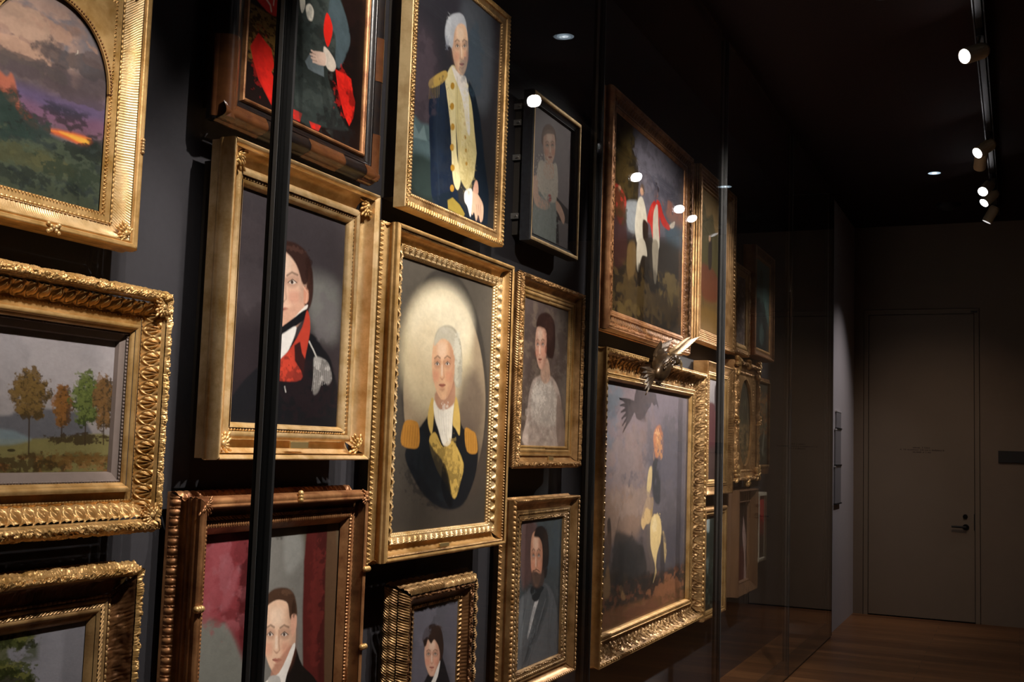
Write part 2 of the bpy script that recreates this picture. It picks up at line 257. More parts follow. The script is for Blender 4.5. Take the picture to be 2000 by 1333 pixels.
 'stream': (420, 421, [('G','8c8a92','7c7a7e',.05,1),('P','5a5c34',[(.29,-.036),(.4665,-.0043),(.5174,-.0035),(.5581,.0104),(.5334,.0296),(.4885,.0311),(.4785,.0598),(.2994,.068)],.0047,.85,0),('N','4a5030',(.29,-.036,.5697,.0642),.03,.0,.8),('P','3c3a28',[(.2951,.0208),(.4718,.0547),(.5111,.0702),(.5526,.0976),(.5988,.1632),(.3028,.1059)],.0037,.95,0),('B','4a5028',(.4798,.0046),(.051,.0205),.012,.9,2),('B','2c3018',(.4855,.0115),(.041,.0144),.008,.8,2.4),('B','7a7840',(.4742,-.0022),(.0355,.0103),.007,.6,2.6),('B','4a5028',(.5261,.0214),(.0343,.0131),.012,.9,2),('B','2c3018',(.532,.0284),(.0275,.0092),.008,.8,2.4),('B','7a7840',(.5203,.0144),(.0239,.0065),.007,.6,2.6),('B','4a5028',(.4294,-.0074),(.0612,.028),.012,.9,2),('B','2c3018',(.4349,-.0007),(.0491,.0196),.008,.8,2.4),('B','7a7840',(.424,-.0141),(.0426,.014),.007,.6,2.6),('B','4a5028',(.4986,.0732),(.0516,.0149),.012,.9,2),('B','2c3018',(.5043,.0802),(.0414,.0105),.008,.8,2.4),('B','7a7840',(.4929,.0662),(.0359,.0075),.007,.6,2.6),('B','4a5028',(.5393,.0953),(.0267,.0131),.012,.9,2),('B','2c3018',(.5452,.1025),(.0213,.0092),.008,.8,2.4),('B','7a7840',(.5334,.0882),(.0186,.0065),.007,.6,2.6),('B','4a5028',(.4485,.0698),(.062,.0187),.012,.9,2),('B','2c3018',(.454,.0767),(.0498,.0131),.008,.8,2.4),('B','7a7840',(.443,.063),(.0432,.0093),.007,.6,2.6)]),
 'red': (297, 450, [('G','1e1210','1a0f0d',.15,1),('P','40280f',[(.0049,.7006),(.1327,.6532),(.1436,.7803),(.0445,.8272),(.0119,.7821)],.0092,.8,0),('N','8a6a34',(.0061,.6648,.1505,.8228),.012,.22,.7),('P','d2322c',[(.016,.626),(.1613,.5689),(.1327,.6532),(.0752,.6602)],.0031,1.0,0),('L','f0d8c8',[(.0678,.6272),(.0918,.6396),(.0977,.6546)],.0061,.0015,.9),('L','f0d8c8',[(.108,.6116),(.1053,.6344)],.0046,.0015,.9),('P','d8261c',[(.0162,.7806),(.0476,.7344),(.1065,.7567),(.1243,.8011),(.1119,.8195),(.1221,.8306),(.1197,.9103),(.0583,.858),(.0325,.8171)],.0023,1,1),('P','8a1a14',[(.0162,.7806),(.0476,.7344),(.0637,.7386),(.0421,.7999),(.0742,.86),(.1146,.9046),(.0583,.858),(.0325,.8171)],.0061,.35,1),('P','2c3230',[(.1613,.5689),(.3859,.4805),(.4508,.5191),(.4783,.5731),(.4613,.6431),(.4188,.7048),(.38,.733),(.4278,.8117),(.4796,.8598),(.5039,.8769),(.3941,.8991),(.227,.9082),(.1996,.7321)],.0046,1,0),('N','4c5450',(.1873,.511,.4208,.9475),.05,.05,.5),('P','46545a',[(.3859,.4805),(.4385,.5077),(.477,.5575),(.4924,.6035),(.4709,.6558),(.4409,.7023),(.4175,.6895),(.411,.613),(.3672,.5817)],.0046,.95,0),('P','d8261c',[(.36,.561),(.389,.5816),(.3943,.6111),(.3739,.6604),(.3489,.6195)],.0018,1.0,0),('P','d8261c',[(.4194,.7124),(.4755,.7101),(.5077,.7159),(.523,.7594),(.5364,.7795),(.5289,.83),(.5084,.8613),(.4776,.8366),(.4381,.7694)],.0018,1,1),('P','d8261c',[(.2183,.893),(.2631,.8934),(.2553,.9194),(.2207,.9203)],.0015,1,1),('P','d8261c',[(.2997,.9055),(.3596,.9025),(.3479,.921),(.3114,.9218)],.0015,1,1),('P','5c666c',[(.2652,.74),(.2881,.7081),(.3194,.7097),(.3572,.7172),(.363,.7539),(.3156,.7568),(.2818,.7556)],.0023,1,1),('P','d8cabc',[(.3533,.6721),(.3745,.6679),(.4088,.6845),(.4215,.7039),(.4065,.7229),(.3788,.7178),(.3607,.6959)],.0031,1.0,0),('P','e6c4b2',[(.2933,.7094),(.3179,.6919),(.3597,.6839),(.3693,.7023),(.3628,.72),(.3211,.7291),(.3049,.7237)],.0023,1.0,0),('L','8a5a50',[(.2933,.7094),(.3243,.7051)],.0015,.0011,.8),('L','8a5a50',[(.294,.7168),(.3249,.7125)],.0015,.0011,.8),('L','8a5a50',[(.2946,.7241),(.3255,.72)],.0015,.0011,.8),('L','8a5a50',[(.2953,.733),(.3263,.7289)],.0015,.0011,.8),('P','dcd6c8',[(.2232,.5445),(.2428,.5368),(.2514,.5789),(.2386,.6063),(.227,.5882)],.0023,1.0,0),('P','e0dacc',[(.2566,.5799),(.276,.5665),(.2953,.5805),(.29,.61),(.2698,.6144),(.2582,.599)],.0031,1.0,0),('P','1a1d1c',[(.2356,.63),(.2566,.7578),(.2635,.8978),(.2488,.902),(.2284,.7223)],.0046,.6,0),('P','1a1d1c',[(.3603,.7548),(.4182,.8614),(.3939,.8961),(.3538,.803)],.0061,.5,0),('B','343c3a',(.2839,.8394),(.0998,.0922),.02,.4,1.6),('B','4a5654',(.2676,.6486),(.0348,.0769),.02,.3,1.6),('B','1c1a1a',(.4479,.8843),(.0818,.0461),.02,.6,2),('B','b01c18',(.4607,.7703),(.0386,.0615),.014,.5,2),('B','b01c18',(.0607,.8078),(.0306,.0769),.014,.4,2),('B','100c0c',(.543,.6478),(.0577,.1844),.03,.6,1.5),('P','6a757a',[(.2652,.74),(.2881,.7081),(.3194,.7097),(.3572,.7172),(.363,.7539),(.3156,.7568),(.2818,.7556)],.0023,1,1),('P','d8cabc',[(.3529,.6676),(.3745,.6679),(.4088,.6845),(.4215,.7039),(.4065,.7229),(.3793,.7239),(.3615,.7049)],.0023,1.0,0),('P','e8c8b6',[(.3077,.6954),(.3282,.6899),(.3597,.6839),(.372,.7015),(.3654,.7191),(.3263,.7289),(.2999,.7254),(.3037,.7089)],.0023,1.0,0),('L','e8c8b6',[(.2925,.699),(.3184,.6978)],.0054,.0015,1),('L','e8c8b6',[(.2883,.7111),(.3141,.7085)],.0054,.0015,1),('L','e8c8b6',[(.2942,.7197),(.3174,.7165)],.0054,.0015,1),('L','e8c8b6',[(.3028,.729),(.3259,.7244)],.0054,.0015,1),('L','8a5a50',[(.293,.7049),(.3162,.7032)],.0015,.0011,.7),('L','8a5a50',[(.2938,.7153),(.3144,.7129)],.0015,.0011,.7),('L','8a5a50',[(.3024,.7246),(.323,.7208)],.0015,.0011,.7),('L','f4ece0',[(.3649,.6821),(.3717,.6984),(.3679,.7168)],.0023,.0012,.9)]),
 'soldier': (283, 320, [('G','4a4448','241c1e',.06,1),('P','3c373b',[(-.0589,.009),(.5232,.0034),(.5389,.1894),(-.0362,.271)],.0576,.6,0),('P','8a8a86',[(.3226,.1906),(.483,.1974),(.4822,.3512),(.3875,.3458),(.33,.2781)],.0375,.6,0),('P','241e22',[(-.026,.3887),(.1441,.3571),(.2466,.4604),(.2605,.6232),(-.005,.6303)],.0375,.7,0),('P','18181c',[(-.0089,.5846),(.0678,.5007),(.1958,.422),(.3362,.3511),(.4175,.3877),(.4762,.4433),(.5053,.6242),(-.0044,.6368)],.0043,1.0,0),('P','3a2622',[(.1262,.1501),(.1699,.1199),(.2453,.105),(.3116,.1213),(.3467,.1721),(.3568,.2302),(.3452,.2762),(.3207,.2881),(.2877,.2251),(.2462,.1731),(.1513,.1741)],.0043,1.0,0),('P','e8c0a8',[(.1334,.2088),(.1507,.1512),(.2175,.1207),(.2903,.1274),(.3193,.1803),(.321,.2376),(.3025,.2938),(.2666,.3365),(.2368,.3465),(.2065,.3431),(.1663,.3103),(.1409,.2622)],.0029,1.0,0),('P','8a5a48',[(.265,.1374),(.3262,.1734),(.3299,.2421),(.3053,.3026),(.2568,.3421),(.2754,.2948),(.2891,.2363)],.0157,.38,0),('P','fff0dc',[(.1706,.1589),(.2347,.1482),(.2335,.1934),(.1792,.2018)],.0169,.3,0),('P','8a5a48',[(.1463,.221),(.1708,.2086),(.1971,.2135),(.1938,.2362),(.1739,.2456),(.1532,.2419)],.0079,.42,0),('P','e6dcd2',[(.1574,.2315),(.172,.2233),(.1878,.227),(.173,.2347)],.0014,.8,0),('P','3a2a24',[(.1651,.2304),(.1703,.2235),(.1766,.2287),(.1713,.235)],.0012,1.0,0),('L','3a2a24',[(.1551,.2329),(.1718,.2211),(.1903,.2278)],.0031,.0012,.85),('L','5a4034',[(.1501,.2139),(.1721,.2017),(.192,.2065)],.0056,.0034,.7),('P','d07860',[(.1406,.259),(.1828,.2532),(.1837,.2862),(.1453,.2911)],.0135,.4,0),('P','8a5a48',[(.2218,.2098),(.2512,.1964),(.2826,.2007),(.2784,.2241),(.2544,.2343),(.2296,.2311)],.0079,.42,0),('P','e6dcd2',[(.2348,.2202),(.2525,.2114),(.2713,.2149),(.2535,.2231)],.0014,.8,0),('P','3a2a24',[(.2443,.2188),(.2506,.2117),(.2581,.2168),(.2516,.2234)],.0012,1.0,0),('L','3a2a24',[(.2321,.2217),(.2523,.2092),(.2743,.2156)],.0031,.0012,.85),('L','5a4034',[(.2264,.2024),(.2486,.19),(.2766,.1937)],.0056,.0034,.7),('P','d07860',[(.2397,.2454),(.2845,.2392),(.2854,.2732),(.2446,.2784)],.0135,.4,0),('L','8a5a48',[(.22,.2123),(.2229,.2477),(.2279,.2671)],.0056,.0045,.5),('P','8a5a48',[(.1951,.2726),(.2123,.2759),(.2287,.2681),(.2128,.2814)],.0034,.6,0),('P','fff0e0',[(.2017,.2317),(.2126,.2301),(.2157,.2632),(.2028,.2649)],.0045,.4,0),('P','a85048',[(.1892,.301),(.2074,.2937),(.2155,.2949),(.2232,.2917),(.2427,.2944),(.2164,.3065)],.0017,.75,0),('L','6a2c28',[(.1902,.301),(.2158,.2993),(.2417,.2947)],.0025,.0012,.8),('P','8a5a48',[(.1971,.3132),(.2368,.3085),(.2175,.3186)],.0056,.45,0),('P','3a2622',[(.1265,.1529),(.1814,.1179),(.2529,.108),(.3126,.133),(.3282,.1971),(.3045,.2168),(.2705,.1692),(.2191,.14),(.16,.1415)],.0043,1.0,0),('P','d89a80',[(.3102,.2248),(.3308,.2278),(.3336,.26),(.314,.2684)],.0029,1.0,0),('P','d8a890',[(.1874,.3242),(.3038,.2668),(.3124,.3097),(.2387,.3684)],.0058,1.0,0),('P','f0e8e0',[(.1465,.3847),(.2274,.3481),(.3197,.2765),(.3257,.2875),(.2435,.3679),(.2145,.4204),(.174,.4379)],.0022,1.0,0),('P','16161a',[(.1682,.3713),(.2359,.3358),(.3255,.2846),(.3323,.3044),(.273,.3432),(.2197,.3703),(.205,.3647)],.0022,1.0,0),('P','e6e2de',[(.1364,.3996),(.2103,.3712),(.2801,.3395),(.2688,.3797),(.2346,.4329),(.2043,.4664)],.0029,1.0,0),('P','b84030',[(.3308,.2869),(.3502,.3349),(.3324,.4248),(.3176,.4871),(.207,.4972),(.1736,.4868),(.2093,.4421),(.2609,.402),(.3099,.3392)],.0029,1.0,0),('P','20181a',[(.2773,.3933),(.3035,.3807),(.3161,.4116),(.3437,.4385),(.3329,.4905),(.3155,.4626),(.2834,.4361)],.0029,.95,1),('P','d84a36',[(.2172,.4513),(.2573,.4167),(.2822,.4506),(.2729,.4843),(.2135,.4911)],.0072,.5,0),('L','c8c4be',[(.3486,.3763),(.3711,.3979),(.3883,.4172)],.0058,.0022,.9),('P','a8a4a0',[(.378,.4181),(.4147,.418),(.4535,.4329),(.4733,.4739),(.4532,.4933),(.4257,.4845),(.4072,.5155),(.3818,.5243),(.3781,.4802),(.375,.4435)],.0043,.85,0),('L','e8e4e0',[(.3842,.4294),(.3776,.4743),(.3734,.5159)],.0017,.0012,.75),('L','e8e4e0',[(.3932,.4309),(.3876,.4759),(.3834,.5121)],.0017,.0012,.75),('L','e8e4e0',[(.4022,.4324),(.3976,.4774),(.3935,.5083)],.0017,.0012,.75),('L','e8e4e0',[(.4113,.434),(.4078,.479),(.4036,.5044)],.0017,.0012,.75),('L','e8e4e0',[(.4205,.4355),(.4179,.4806),(.4138,.5005)],.0017,.0012,.75),('L','e8e4e0',[(.4297,.437),(.4282,.4821),(.4241,.4966)],.0017,.0012,.75),('L','e8e4e0',[(.4389,.4386),(.4384,.4837),(.4344,.4927)],.0017,.0012,.75),('L','e8e4e0',[(.4482,.4401),(.4488,.4853),(.4448,.4887)],.0017,.0012,.75),('L','e8e4e0',[(.4575,.4417),(.4592,.4869),(.4552,.4848)],.0017,.0012,.75),('L','c8c4c0',[(.2414,.512),(.2474,.5258)],.0058,.0014,.8),('B','2a1814',(.3295,.1821),(.0177,.0634),.01,.6,1.2),('B','5c4038',(.2541,.1224),(.0437,.0101),.01,.5,1.2),('B','281c20',(.3499,.5114),(.1523,.0864),.02,.5,1.8),('B','6a6468',(.4364,.2952),(.0642,.0864),.05,.5,1.2),('B','50484c',(.0399,.1786),(.128,.1297),.06,.4,1.2),('L','f0c8b0',[(.305,.2226),(.3265,.2373),(.324,.2671)],.0029,.0022,.7)]),
 'curtain': (370, 460, [('G','5e5648','5a5450',.07,1),('P','7a7874',[(.3105,-.0036),(.4339,.0174),(.4958,.4455),(.0091,.4183),(-.0074,.2299),(.1827,.0831)],.019,.9,0),('P','6a2c30',[(-.0043,-.0204),(.1953,-.0232),(.2257,.0731),(.2103,.3519),(.183,.3344),(.1114,.233),(.0212,.2275)],.0081,1.0,0),('P','8a4a50',[(.0171,.0696),(.091,-.0023),(.1234,.0127),(.0817,.1264),(.0381,.1982)],.0136,.7,0),('P','a06870',[(.0874,.1913),(.1314,.1051),(.1622,.0947),(.1277,.1831)],.0109,.6,0),('P','4a1a1c',[(.1634,.108),(.2157,.0858),(.2157,.3396),(.1807,.3078)],.0109,.7,0),('N','9a5a60',(-.0043,-.0204,.2309,.2619),.06,.05,.45),('P','6a6a64',[(-.008,.2236),(.112,.2395),(.1938,.3361),(.2542,.4032),(.0091,.4183)],.0163,.9,0),('P','54201e',[(.4575,-.0031),(.6038,-.0031),(.6416,.5409),(.4912,.5118)],.0054,1.0,0),('P','2e1412',[(.5096,-.0004),(.6234,-.0022),(.6416,.5409),(.5649,.5261)],.0109,.6,0),('P','5a4a34',[(.5625,-.0052),(.6318,-.0017),(.65,.5426),(.5919,.5313)],.0041,.6,0),('P','9a9a96',[(.3511,.0267),(.4087,.0159),(.4414,.0467),(.4312,.1034),(.3692,.1265)],.0163,.6,0),('P','1a1614',[(.3092,.4128),(.3923,.3954),(.4235,.3329),(.466,.3934),(.5483,.4547),(.6109,.5644),(.262,.494)],.0027,1.0,0),('P','4a3428',[(.2726,.1996),(.3019,.1672),(.3631,.1666),(.4085,.1868),(.4272,.2315),(.4265,.2527),(.3955,.2629),(.3073,.231)],.0041,1.0,0),('P','e8c0a4',[(.2738,.2569),(.2874,.2083),(.3419,.1971),(.4012,.2215),(.4251,.2767),(.4271,.3294),(.4128,.3762),(.3841,.4066),(.36,.4086),(.3352,.3983),(.3019,.3585),(.2805,.308)],.0027,1.0,0),('P','8a5240',[(.3808,.2243),(.4307,.2722),(.4344,.3357),(.4152,.3848),(.3762,.4093),(.3909,.3706),(.4014,.3204)],.0141,.38,0),('P','fff0dc',[(.3052,.2205),(.3576,.2267),(.3571,.2678),(.3127,.262)],.0151,.3,0),('P','8a5240',[(.2853,.2715),(.3056,.2662),(.3276,.2772),(.3251,.2972),(.3086,.301),(.2913,.2925)],.007,.42,0),('P','e6dcd2',[(.2947,.2839),(.3068,.28),(.32,.2874),(.3078,.2907)],.0014,.8,0),('P','3a2a24',[(.3013,.2848),(.3056,.2798),(.3108,.2861),(.3065,.2906)],.0011,1.0,0),('L','3a2a24',[(.2928,.2846),(.3067,.2779),(.3221,.2887)],.0028,.0011,.85),('L','5a4034',[(.2884,.2659),(.3067,.2602),(.3233,.2695)],.005,.003,.7),('P','d07860',[(.2816,.3051),(.3163,.3102),(.3173,.3407),(.2858,.3358)],.0121,.4,0),('P','8a5240',[(.3477,.2799),(.3715,.2749),(.3972,.2866),(.3939,.3069),(.3746,.3104),(.3544,.3013)],.007,.42,0),('P','e6dcd2',[(.3585,.2927),(.3727,.289),(.3881,.2968),(.3737,.2999)],.0014,.8,0),('P','3a2a24',[(.3663,.2938),(.3714,.2888),(.3775,.2953),(.3724,.2998)],.0011,1.0,0),('L','3a2a24',[(.3563,.2934),(.3726,.2869),(.3906,.2981)],.0028,.0011,.85),('L','5a4034',[(.3514,.2743),(.3693,.2684),(.3922,.2787)],.005,.003,.7),('P','d07860',[(.363,.3169),(.3995,.3222),(.4005,.3535),(.3674,.3484)],.0121,.4,0),('L','8a5240',[(.3462,.2818),(.3493,.315),(.3536,.334)],.005,.004,.5),('P','8a5240',[(.3268,.331),(.3409,.3382),(.3543,.3351),(.3414,.3434)],.003,.6,0),('P','fff0e0',[(.3319,.2951),(.3408,.2964),(.3437,.3274),(.3332,.3259)],.004,.4,0),('P','a85a50',[(.3221,.3556),(.3369,.3534),(.3436,.3564),(.3499,.3554),(.3658,.3625),(.3445,.3673)],.0016,.75,0),('L','6a2c28',[(.3229,.3559),(.3439,.3606),(.365,.3626)],.0022,.0011,.8),('P','8a5240',[(.3287,.3688),(.3611,.374),(.3455,.3786)],.005,.45,0),('P','4a3428',[(.3026,.1756),(.3535,.167),(.3984,.1829),(.424,.224),(.424,.2524),(.3973,.2561),(.3814,.212),(.3459,.1885)],.0034,1.0,0),('P','dca890',[(.4015,.2482),(.4261,.2484),(.429,.2814),(.409,.3069)],.0027,1.0,0),('P','b8806a',[(.3205,.3834),(.4061,.3304),(.4095,.3702),(.3465,.4152)],.0054,.8,0),('P','ece6e0',[(.2953,.4104),(.3566,.3963),(.4158,.329),(.4267,.3419),(.3935,.4095),(.3771,.4413),(.3031,.4483)],.002,1.0,0),('P','b8b4b0',[(.3082,.4018),(.3575,.4061),(.3674,.4396),(.3264,.4526)],.0027,1.0,0),('B','6a4e3c',(.3739,.1803),(.0341,.0095),.008,.5,1.2),('B','2c1e16',(.4122,.2297),(.01,.0244),.008,.6,1.2),('B','84383e',(.0806,.1134),(.0818,.1222),.03,.5,1.5),('B','9a626a',(.0989,.0892),(.0289,.0679),.03,.3,1.3),('B','3c1416',(.1885,.1502),(.0306,.1222),.02,.5,2),('B','6c2a26',(.5238,.2283),(.0371,.1901),.02,.5,1.6)]),
 'officer': (217, 322, [('G','34323a','2c2c2c',.08,1),('P','4a4048',[(-.0431,.2753),(.1359,.2659),(.2034,.6277),(-.0053,.7323)],.0566,.7,0),('P','5a6068',[(.3335,.0254),(.5715,-.0054),(.5758,.3348),(.4476,.3922),(.3561,.3047)],.0453,.7,0),('P','5a7478',[(-.0021,.5619),(.0575,.5591),(.13,.5568),(.1517,.6408),(.1779,.7782),(.0158,.7792)],.0094,.7,0),('P','26302c',[(-.0095,.6816),(.1693,.6724),(.2031,.8088),(.0003,.7999)],.0189,.9,0),('P','8aa0a2',[(.0089,.5692),(.0467,.6008),(.0791,.5602),(.1049,.6083),(.0063,.6221)],.0038,.5,1),('P','1a2436',[(.1062,.4472),(.1468,.3986),(.226,.3369),(.2821,.347),(.2996,.6591),(.3559,.758),(.2973,.8258),(.1654,.8078),(.13,.6463)],.0038,1.0,0),('P','2a3a52',[(.1476,.4075),(.2123,.3598),(.226,.622),(.1693,.6724)],.0151,.4,0),('P','e4d6a4',[(.2199,.3574),(.2618,.2937),(.3027,.3029),(.3038,.4154),(.3266,.5966),(.3652,.6716),(.3452,.7267),(.3018,.6864),(.2722,.5178),(.2311,.4001)],.0028,1.0,0),('P','d8c890',[(.3027,.3029),(.3951,.3212),(.4351,.3958),(.4852,.4826),(.4996,.5528),(.4732,.656),(.4305,.7078),(.3572,.6734),(.333,.5762),(.3068,.4521)],.0038,1.0,0),('P','18222e',[(.4022,.3055),(.4515,.3328),(.506,.4143),(.5532,.5589),(.6039,.6851),(.5998,.8042),(.4821,.8193),(.4344,.8077),(.4052,.7569),(.4264,.7087),(.4724,.6465),(.4868,.556),(.4579,.4667),(.4343,.3864),(.3966,.3399)],.0038,1,1),('P','18222e',[(.164,.7902),(.2902,.7389),(.3154,.7556),(.3937,.7688),(.47,.8293),(.1662,.8166)],.0038,1,1),('P','a8903c',[(.27,.7801),(.3078,.7609),(.3654,.7747),(.4087,.7996),(.3973,.8132),(.2762,.8081)],.0028,.8,1),('L','34465a',[(.177,.3983),(.1679,.5645),(.2076,.7717)],.0038,.0038,.6),('L','a8925a',[(.3864,.5245),(.4073,.5761),(.42,.6302),(.4074,.6807)],.0019,.0015,.7),('P','b88a30',[(.2912,.3592),(.2873,.3697),(.2766,.3768),(.2653,.3765),(.26,.3689),(.2638,.3585),(.2745,.3513),(.2858,.3516)],.0019,1.0,0),('P','b08430',[(.3711,.3764),(.3689,.3825),(.3627,.3865),(.3563,.3862),(.3533,.3818),(.3554,.3757),(.3615,.3717),(.368,.3719)],.0019,1.0,0),('P','b88a30',[(.2932,.4336),(.2893,.4439),(.2786,.4509),(.2674,.4503),(.2621,.4427),(.2659,.4324),(.2766,.4254),(.2879,.4259)],.0019,1.0,0),('P','b08430',[(.3799,.4234),(.3777,.4295),(.3715,.4335),(.365,.4331),(.362,.4286),(.3642,.4226),(.3703,.4186),(.3768,.4189)],.0019,1.0,0),('P','b88a30',[(.3031,.5056),(.2992,.5159),(.2884,.5226),(.2771,.5219),(.2719,.5142),(.2757,.5039),(.2864,.4971),(.2977,.4978)],.0019,1.0,0),('P','b08430',[(.3887,.4705),(.3865,.4765),(.3803,.4805),(.3738,.48),(.3708,.4755),(.373,.4695),(.3791,.4656),(.3856,.466)],.0019,1.0,0),('P','b88a30',[(.3051,.5797),(.3012,.5899),(.2905,.5964),(.2792,.5955),(.2739,.5877),(.2777,.5776),(.2884,.571),(.2998,.5718)],.0019,1.0,0),('P','b08430',[(.3975,.5177),(.3953,.5237),(.3891,.5275),(.3826,.527),(.3796,.5225),(.3818,.5165),(.3879,.5126),(.3944,.5131)],.0019,1.0,0),('P','b88a30',[(.3149,.6517),(.3111,.6618),(.3003,.6682),(.289,.6671),(.2837,.6592),(.2875,.6492),(.2982,.6427),(.3096,.6438)],.0019,1.0,0),('P','b08430',[(.4064,.5649),(.4041,.5709),(.3979,.5747),(.3914,.5741),(.3884,.5695),(.3906,.5636),(.3967,.5598),(.4033,.5603)],.0019,1.0,0),('P','b88a30',[(.317,.7256),(.3131,.7356),(.3023,.7418),(.291,.7405),(.2857,.7326),(.2895,.7226),(.3002,.7164),(.3116,.7176)],.0019,1.0,0),('P','b08430',[(.4152,.6123),(.413,.6182),(.4068,.622),(.4002,.6213),(.3972,.6167),(.3994,.6108),(.4056,.607),(.4122,.6076)],.0019,1.0,0),('P','e8e4e0',[(.2618,.2937),(.3161,.3175),(.3698,.3195),(.3958,.3306),(.4101,.4031),(.426,.4947),(.4005,.4921),(.35,.3828),(.2885,.3263)],.0038,1.0,0),('P','bc9c54',[(.1024,.3999),(.1514,.3627),(.2174,.3267),(.2343,.3435),(.1837,.3871),(.1116,.4222)],.0028,1.0,0),('L','a88c4a',[(.1068,.4093),(.1074,.4611)],.003,.0013,.85),('L','a88c4a',[(.1181,.4031),(.1188,.4566)],.003,.0013,.85),('L','a88c4a',[(.1295,.3968),(.1303,.4521)],.003,.0013,.85),('L','a88c4a',[(.1409,.3905),(.1419,.4476)],.003,.0013,.85),('L','a88c4a',[(.1524,.3842),(.1535,.443)],.003,.0013,.85),('L','a88c4a',[(.164,.3778),(.1651,.4384)],.003,.0013,.85),('L','a88c4a',[(.1756,.3714),(.1769,.4338)],.003,.0013,.85),('P','b8bcc4',[(.2021,.1875),(.2248,.1308),(.2857,.0932),(.3423,.0836),(.3709,.1271),(.3666,.1767),(.2816,.242),(.2485,.2271),(.2173,.2304)],.0057,1.0,0),('P','e4bc9c',[(.2562,.2015),(.2636,.1501),(.3076,.1173),(.3582,.1159),(.3822,.1574),(.3883,.2055),(.3806,.2552),(.3598,.2958),(.3402,.308),(.3189,.3089),(.288,.2855),(.266,.2469)],.0038,1.0,0),('P','9a6a58',[(.281,.1487),(.2509,.1985),(.2615,.2533),(.2879,.2934),(.3263,.3104),(.3051,.278),(.2851,.2356)],.0137,.38,0),('P','fff0dc',[(.2952,.1485),(.3393,.1326),(.3423,.1714),(.3049,.1845)],.0147,.3,0),('P','9a6a58',[(.2789,.2063),(.2977,.1919),(.3192,.1924),(.3183,.2124),(.3031,.2236),(.286,.2235)],.0069,.42,0),('P','e6dcd2',[(.2886,.2138),(.2998,.2045),(.3128,.2054),(.3015,.2143)],.0019,.8,0),('P','3a2a24',[(.2969,.2109),(.3006,.2042),(.3061,.2078),(.3023,.214)],.0015,1.0,0),('L','3a2a24',[(.2869,.2153),(.2995,.2026),(.3148,.2057)],.0027,.0015,.85),('L','5a4034',[(.2814,.1996),(.2981,.1859),(.3145,.1871)],.0049,.0029,.7),('P','d07860',[(.2843,.2378),(.3138,.2278),(.3172,.2562),(.2903,.2652)],.0118,.4,0),('P','9a6a58',[(.3359,.1865),(.3535,.1725),(.3737,.1734),(.3732,.1936),(.3589,.2045),(.3429,.204)],.0069,.42,0),('P','e6dcd2',[(.3452,.1943),(.3556,.1852),(.3679,.1864),(.3573,.1951)],.0019,.8,0),('P','3a2a24',[(.3531,.1916),(.3565,.1849),(.3616,.1886),(.3582,.1948)],.0015,1.0,0),('L','3a2a24',[(.3436,.1958),(.3553,.1833),(.3698,.1868)],.0027,.0015,.85),('L','5a4034',[(.3382,.1798),(.3511,.1673),(.3693,.1679)],.0049,.0029,.7),('P','d07860',[(.3537,.2142),(.3842,.2039),(.3877,.2328),(.3599,.242)],.0118,.4,0),('L','9a6a58',[(.3208,.1938),(.3253,.2239),(.3258,.2415)],.0049,.0039,.5),('P','9a6a58',[(.3256,.2426),(.338,.2434),(.3488,.2348),(.3388,.2481)],.0029,.6,0),('P','fff0e0',[(.3277,.2063),(.3352,.2037),(.341,.2315),(.3321,.2344)],.0039,.4,0),('P','a85048',[(.3221,.2684),(.3343,.2599),(.3401,.26),(.3452,.2563),(.359,.2563),(.3418,.2699)],.0023,.75,0),('L','6a2c28',[(.3228,.2684),(.3407,.2638),(.3583,.2567)],.0022,.0015,.8),('P','9a6a58',[(.3288,.2781),(.3561,.2691),(.3435,.2802)],.0049,.45,0),('P','b8bcc4',[(.2074,.2042),(.2254,.1381),(.278,.0979),(.334,.0828),(.361,.1075),(.3124,.1214),(.2751,.1614),(.2643,.2254),(.2325,.2251)],.0047,1.0,0),('P','e8e0d8',[(.2699,.2948),(.3274,.3063),(.3764,.2983),(.3797,.3394),(.3224,.3457)],.0038,1.0,0),('P','e0b89c',[(.4451,.7313),(.4766,.6976),(.5211,.711),(.5586,.738),(.5582,.7889),(.5374,.8046),(.518,.7814),(.5027,.8076),(.4831,.7788),(.467,.7917),(.4475,.7613)],.0028,1.0,0),('P','d8a890',[(.4684,.7032),(.4823,.6616),(.5039,.6605),(.5116,.7014)],.0028,1.0,0),('P','eae6e0',[(.402,.7179),(.4507,.6956),(.4659,.7249),(.455,.8017),(.4271,.7694),(.4007,.7522)],.0028,1.0,0),('L','9a6a58',[(.4978,.7469),(.5198,.8042)],.0019,.0013,.7),('L','9a6a58',[(.5149,.7433),(.5336,.8015)],.0019,.0013,.7),('L','9a6a58',[(.5322,.7397),(.5475,.7988)],.0019,.0013,.7),('B','d4d8dc',(.2322,.173),(.023,.0491),.01,.5,1.2),('B','8a90a0',(.2208,.2255),(.0152,.034),.008,.5,1.2),('B','28303c',(.2005,.5921),(.0598,.2075),.02,.5,2),('B','3c5060',(.4339,.2216),(.1007,.1321),.05,.5,1.5),('B','564a52',(.0728,.395),(.0918,.1321),.05,.5,1.5),('B','ece0b4',(.3803,.45),(.0326,.1132),.012,.5,1.6),('B','b8a468',(.42,.6302),(.0496,.0755),.012,.5,2.4),('L','a89464',[(.3082,.32),(.3256,.4843),(.355,.6458)],.0028,.0019,.8),('L','c8b47c',[(.2464,.3954),(.2907,.5499),(.3261,.69)],.0023,.0019,.8)]),
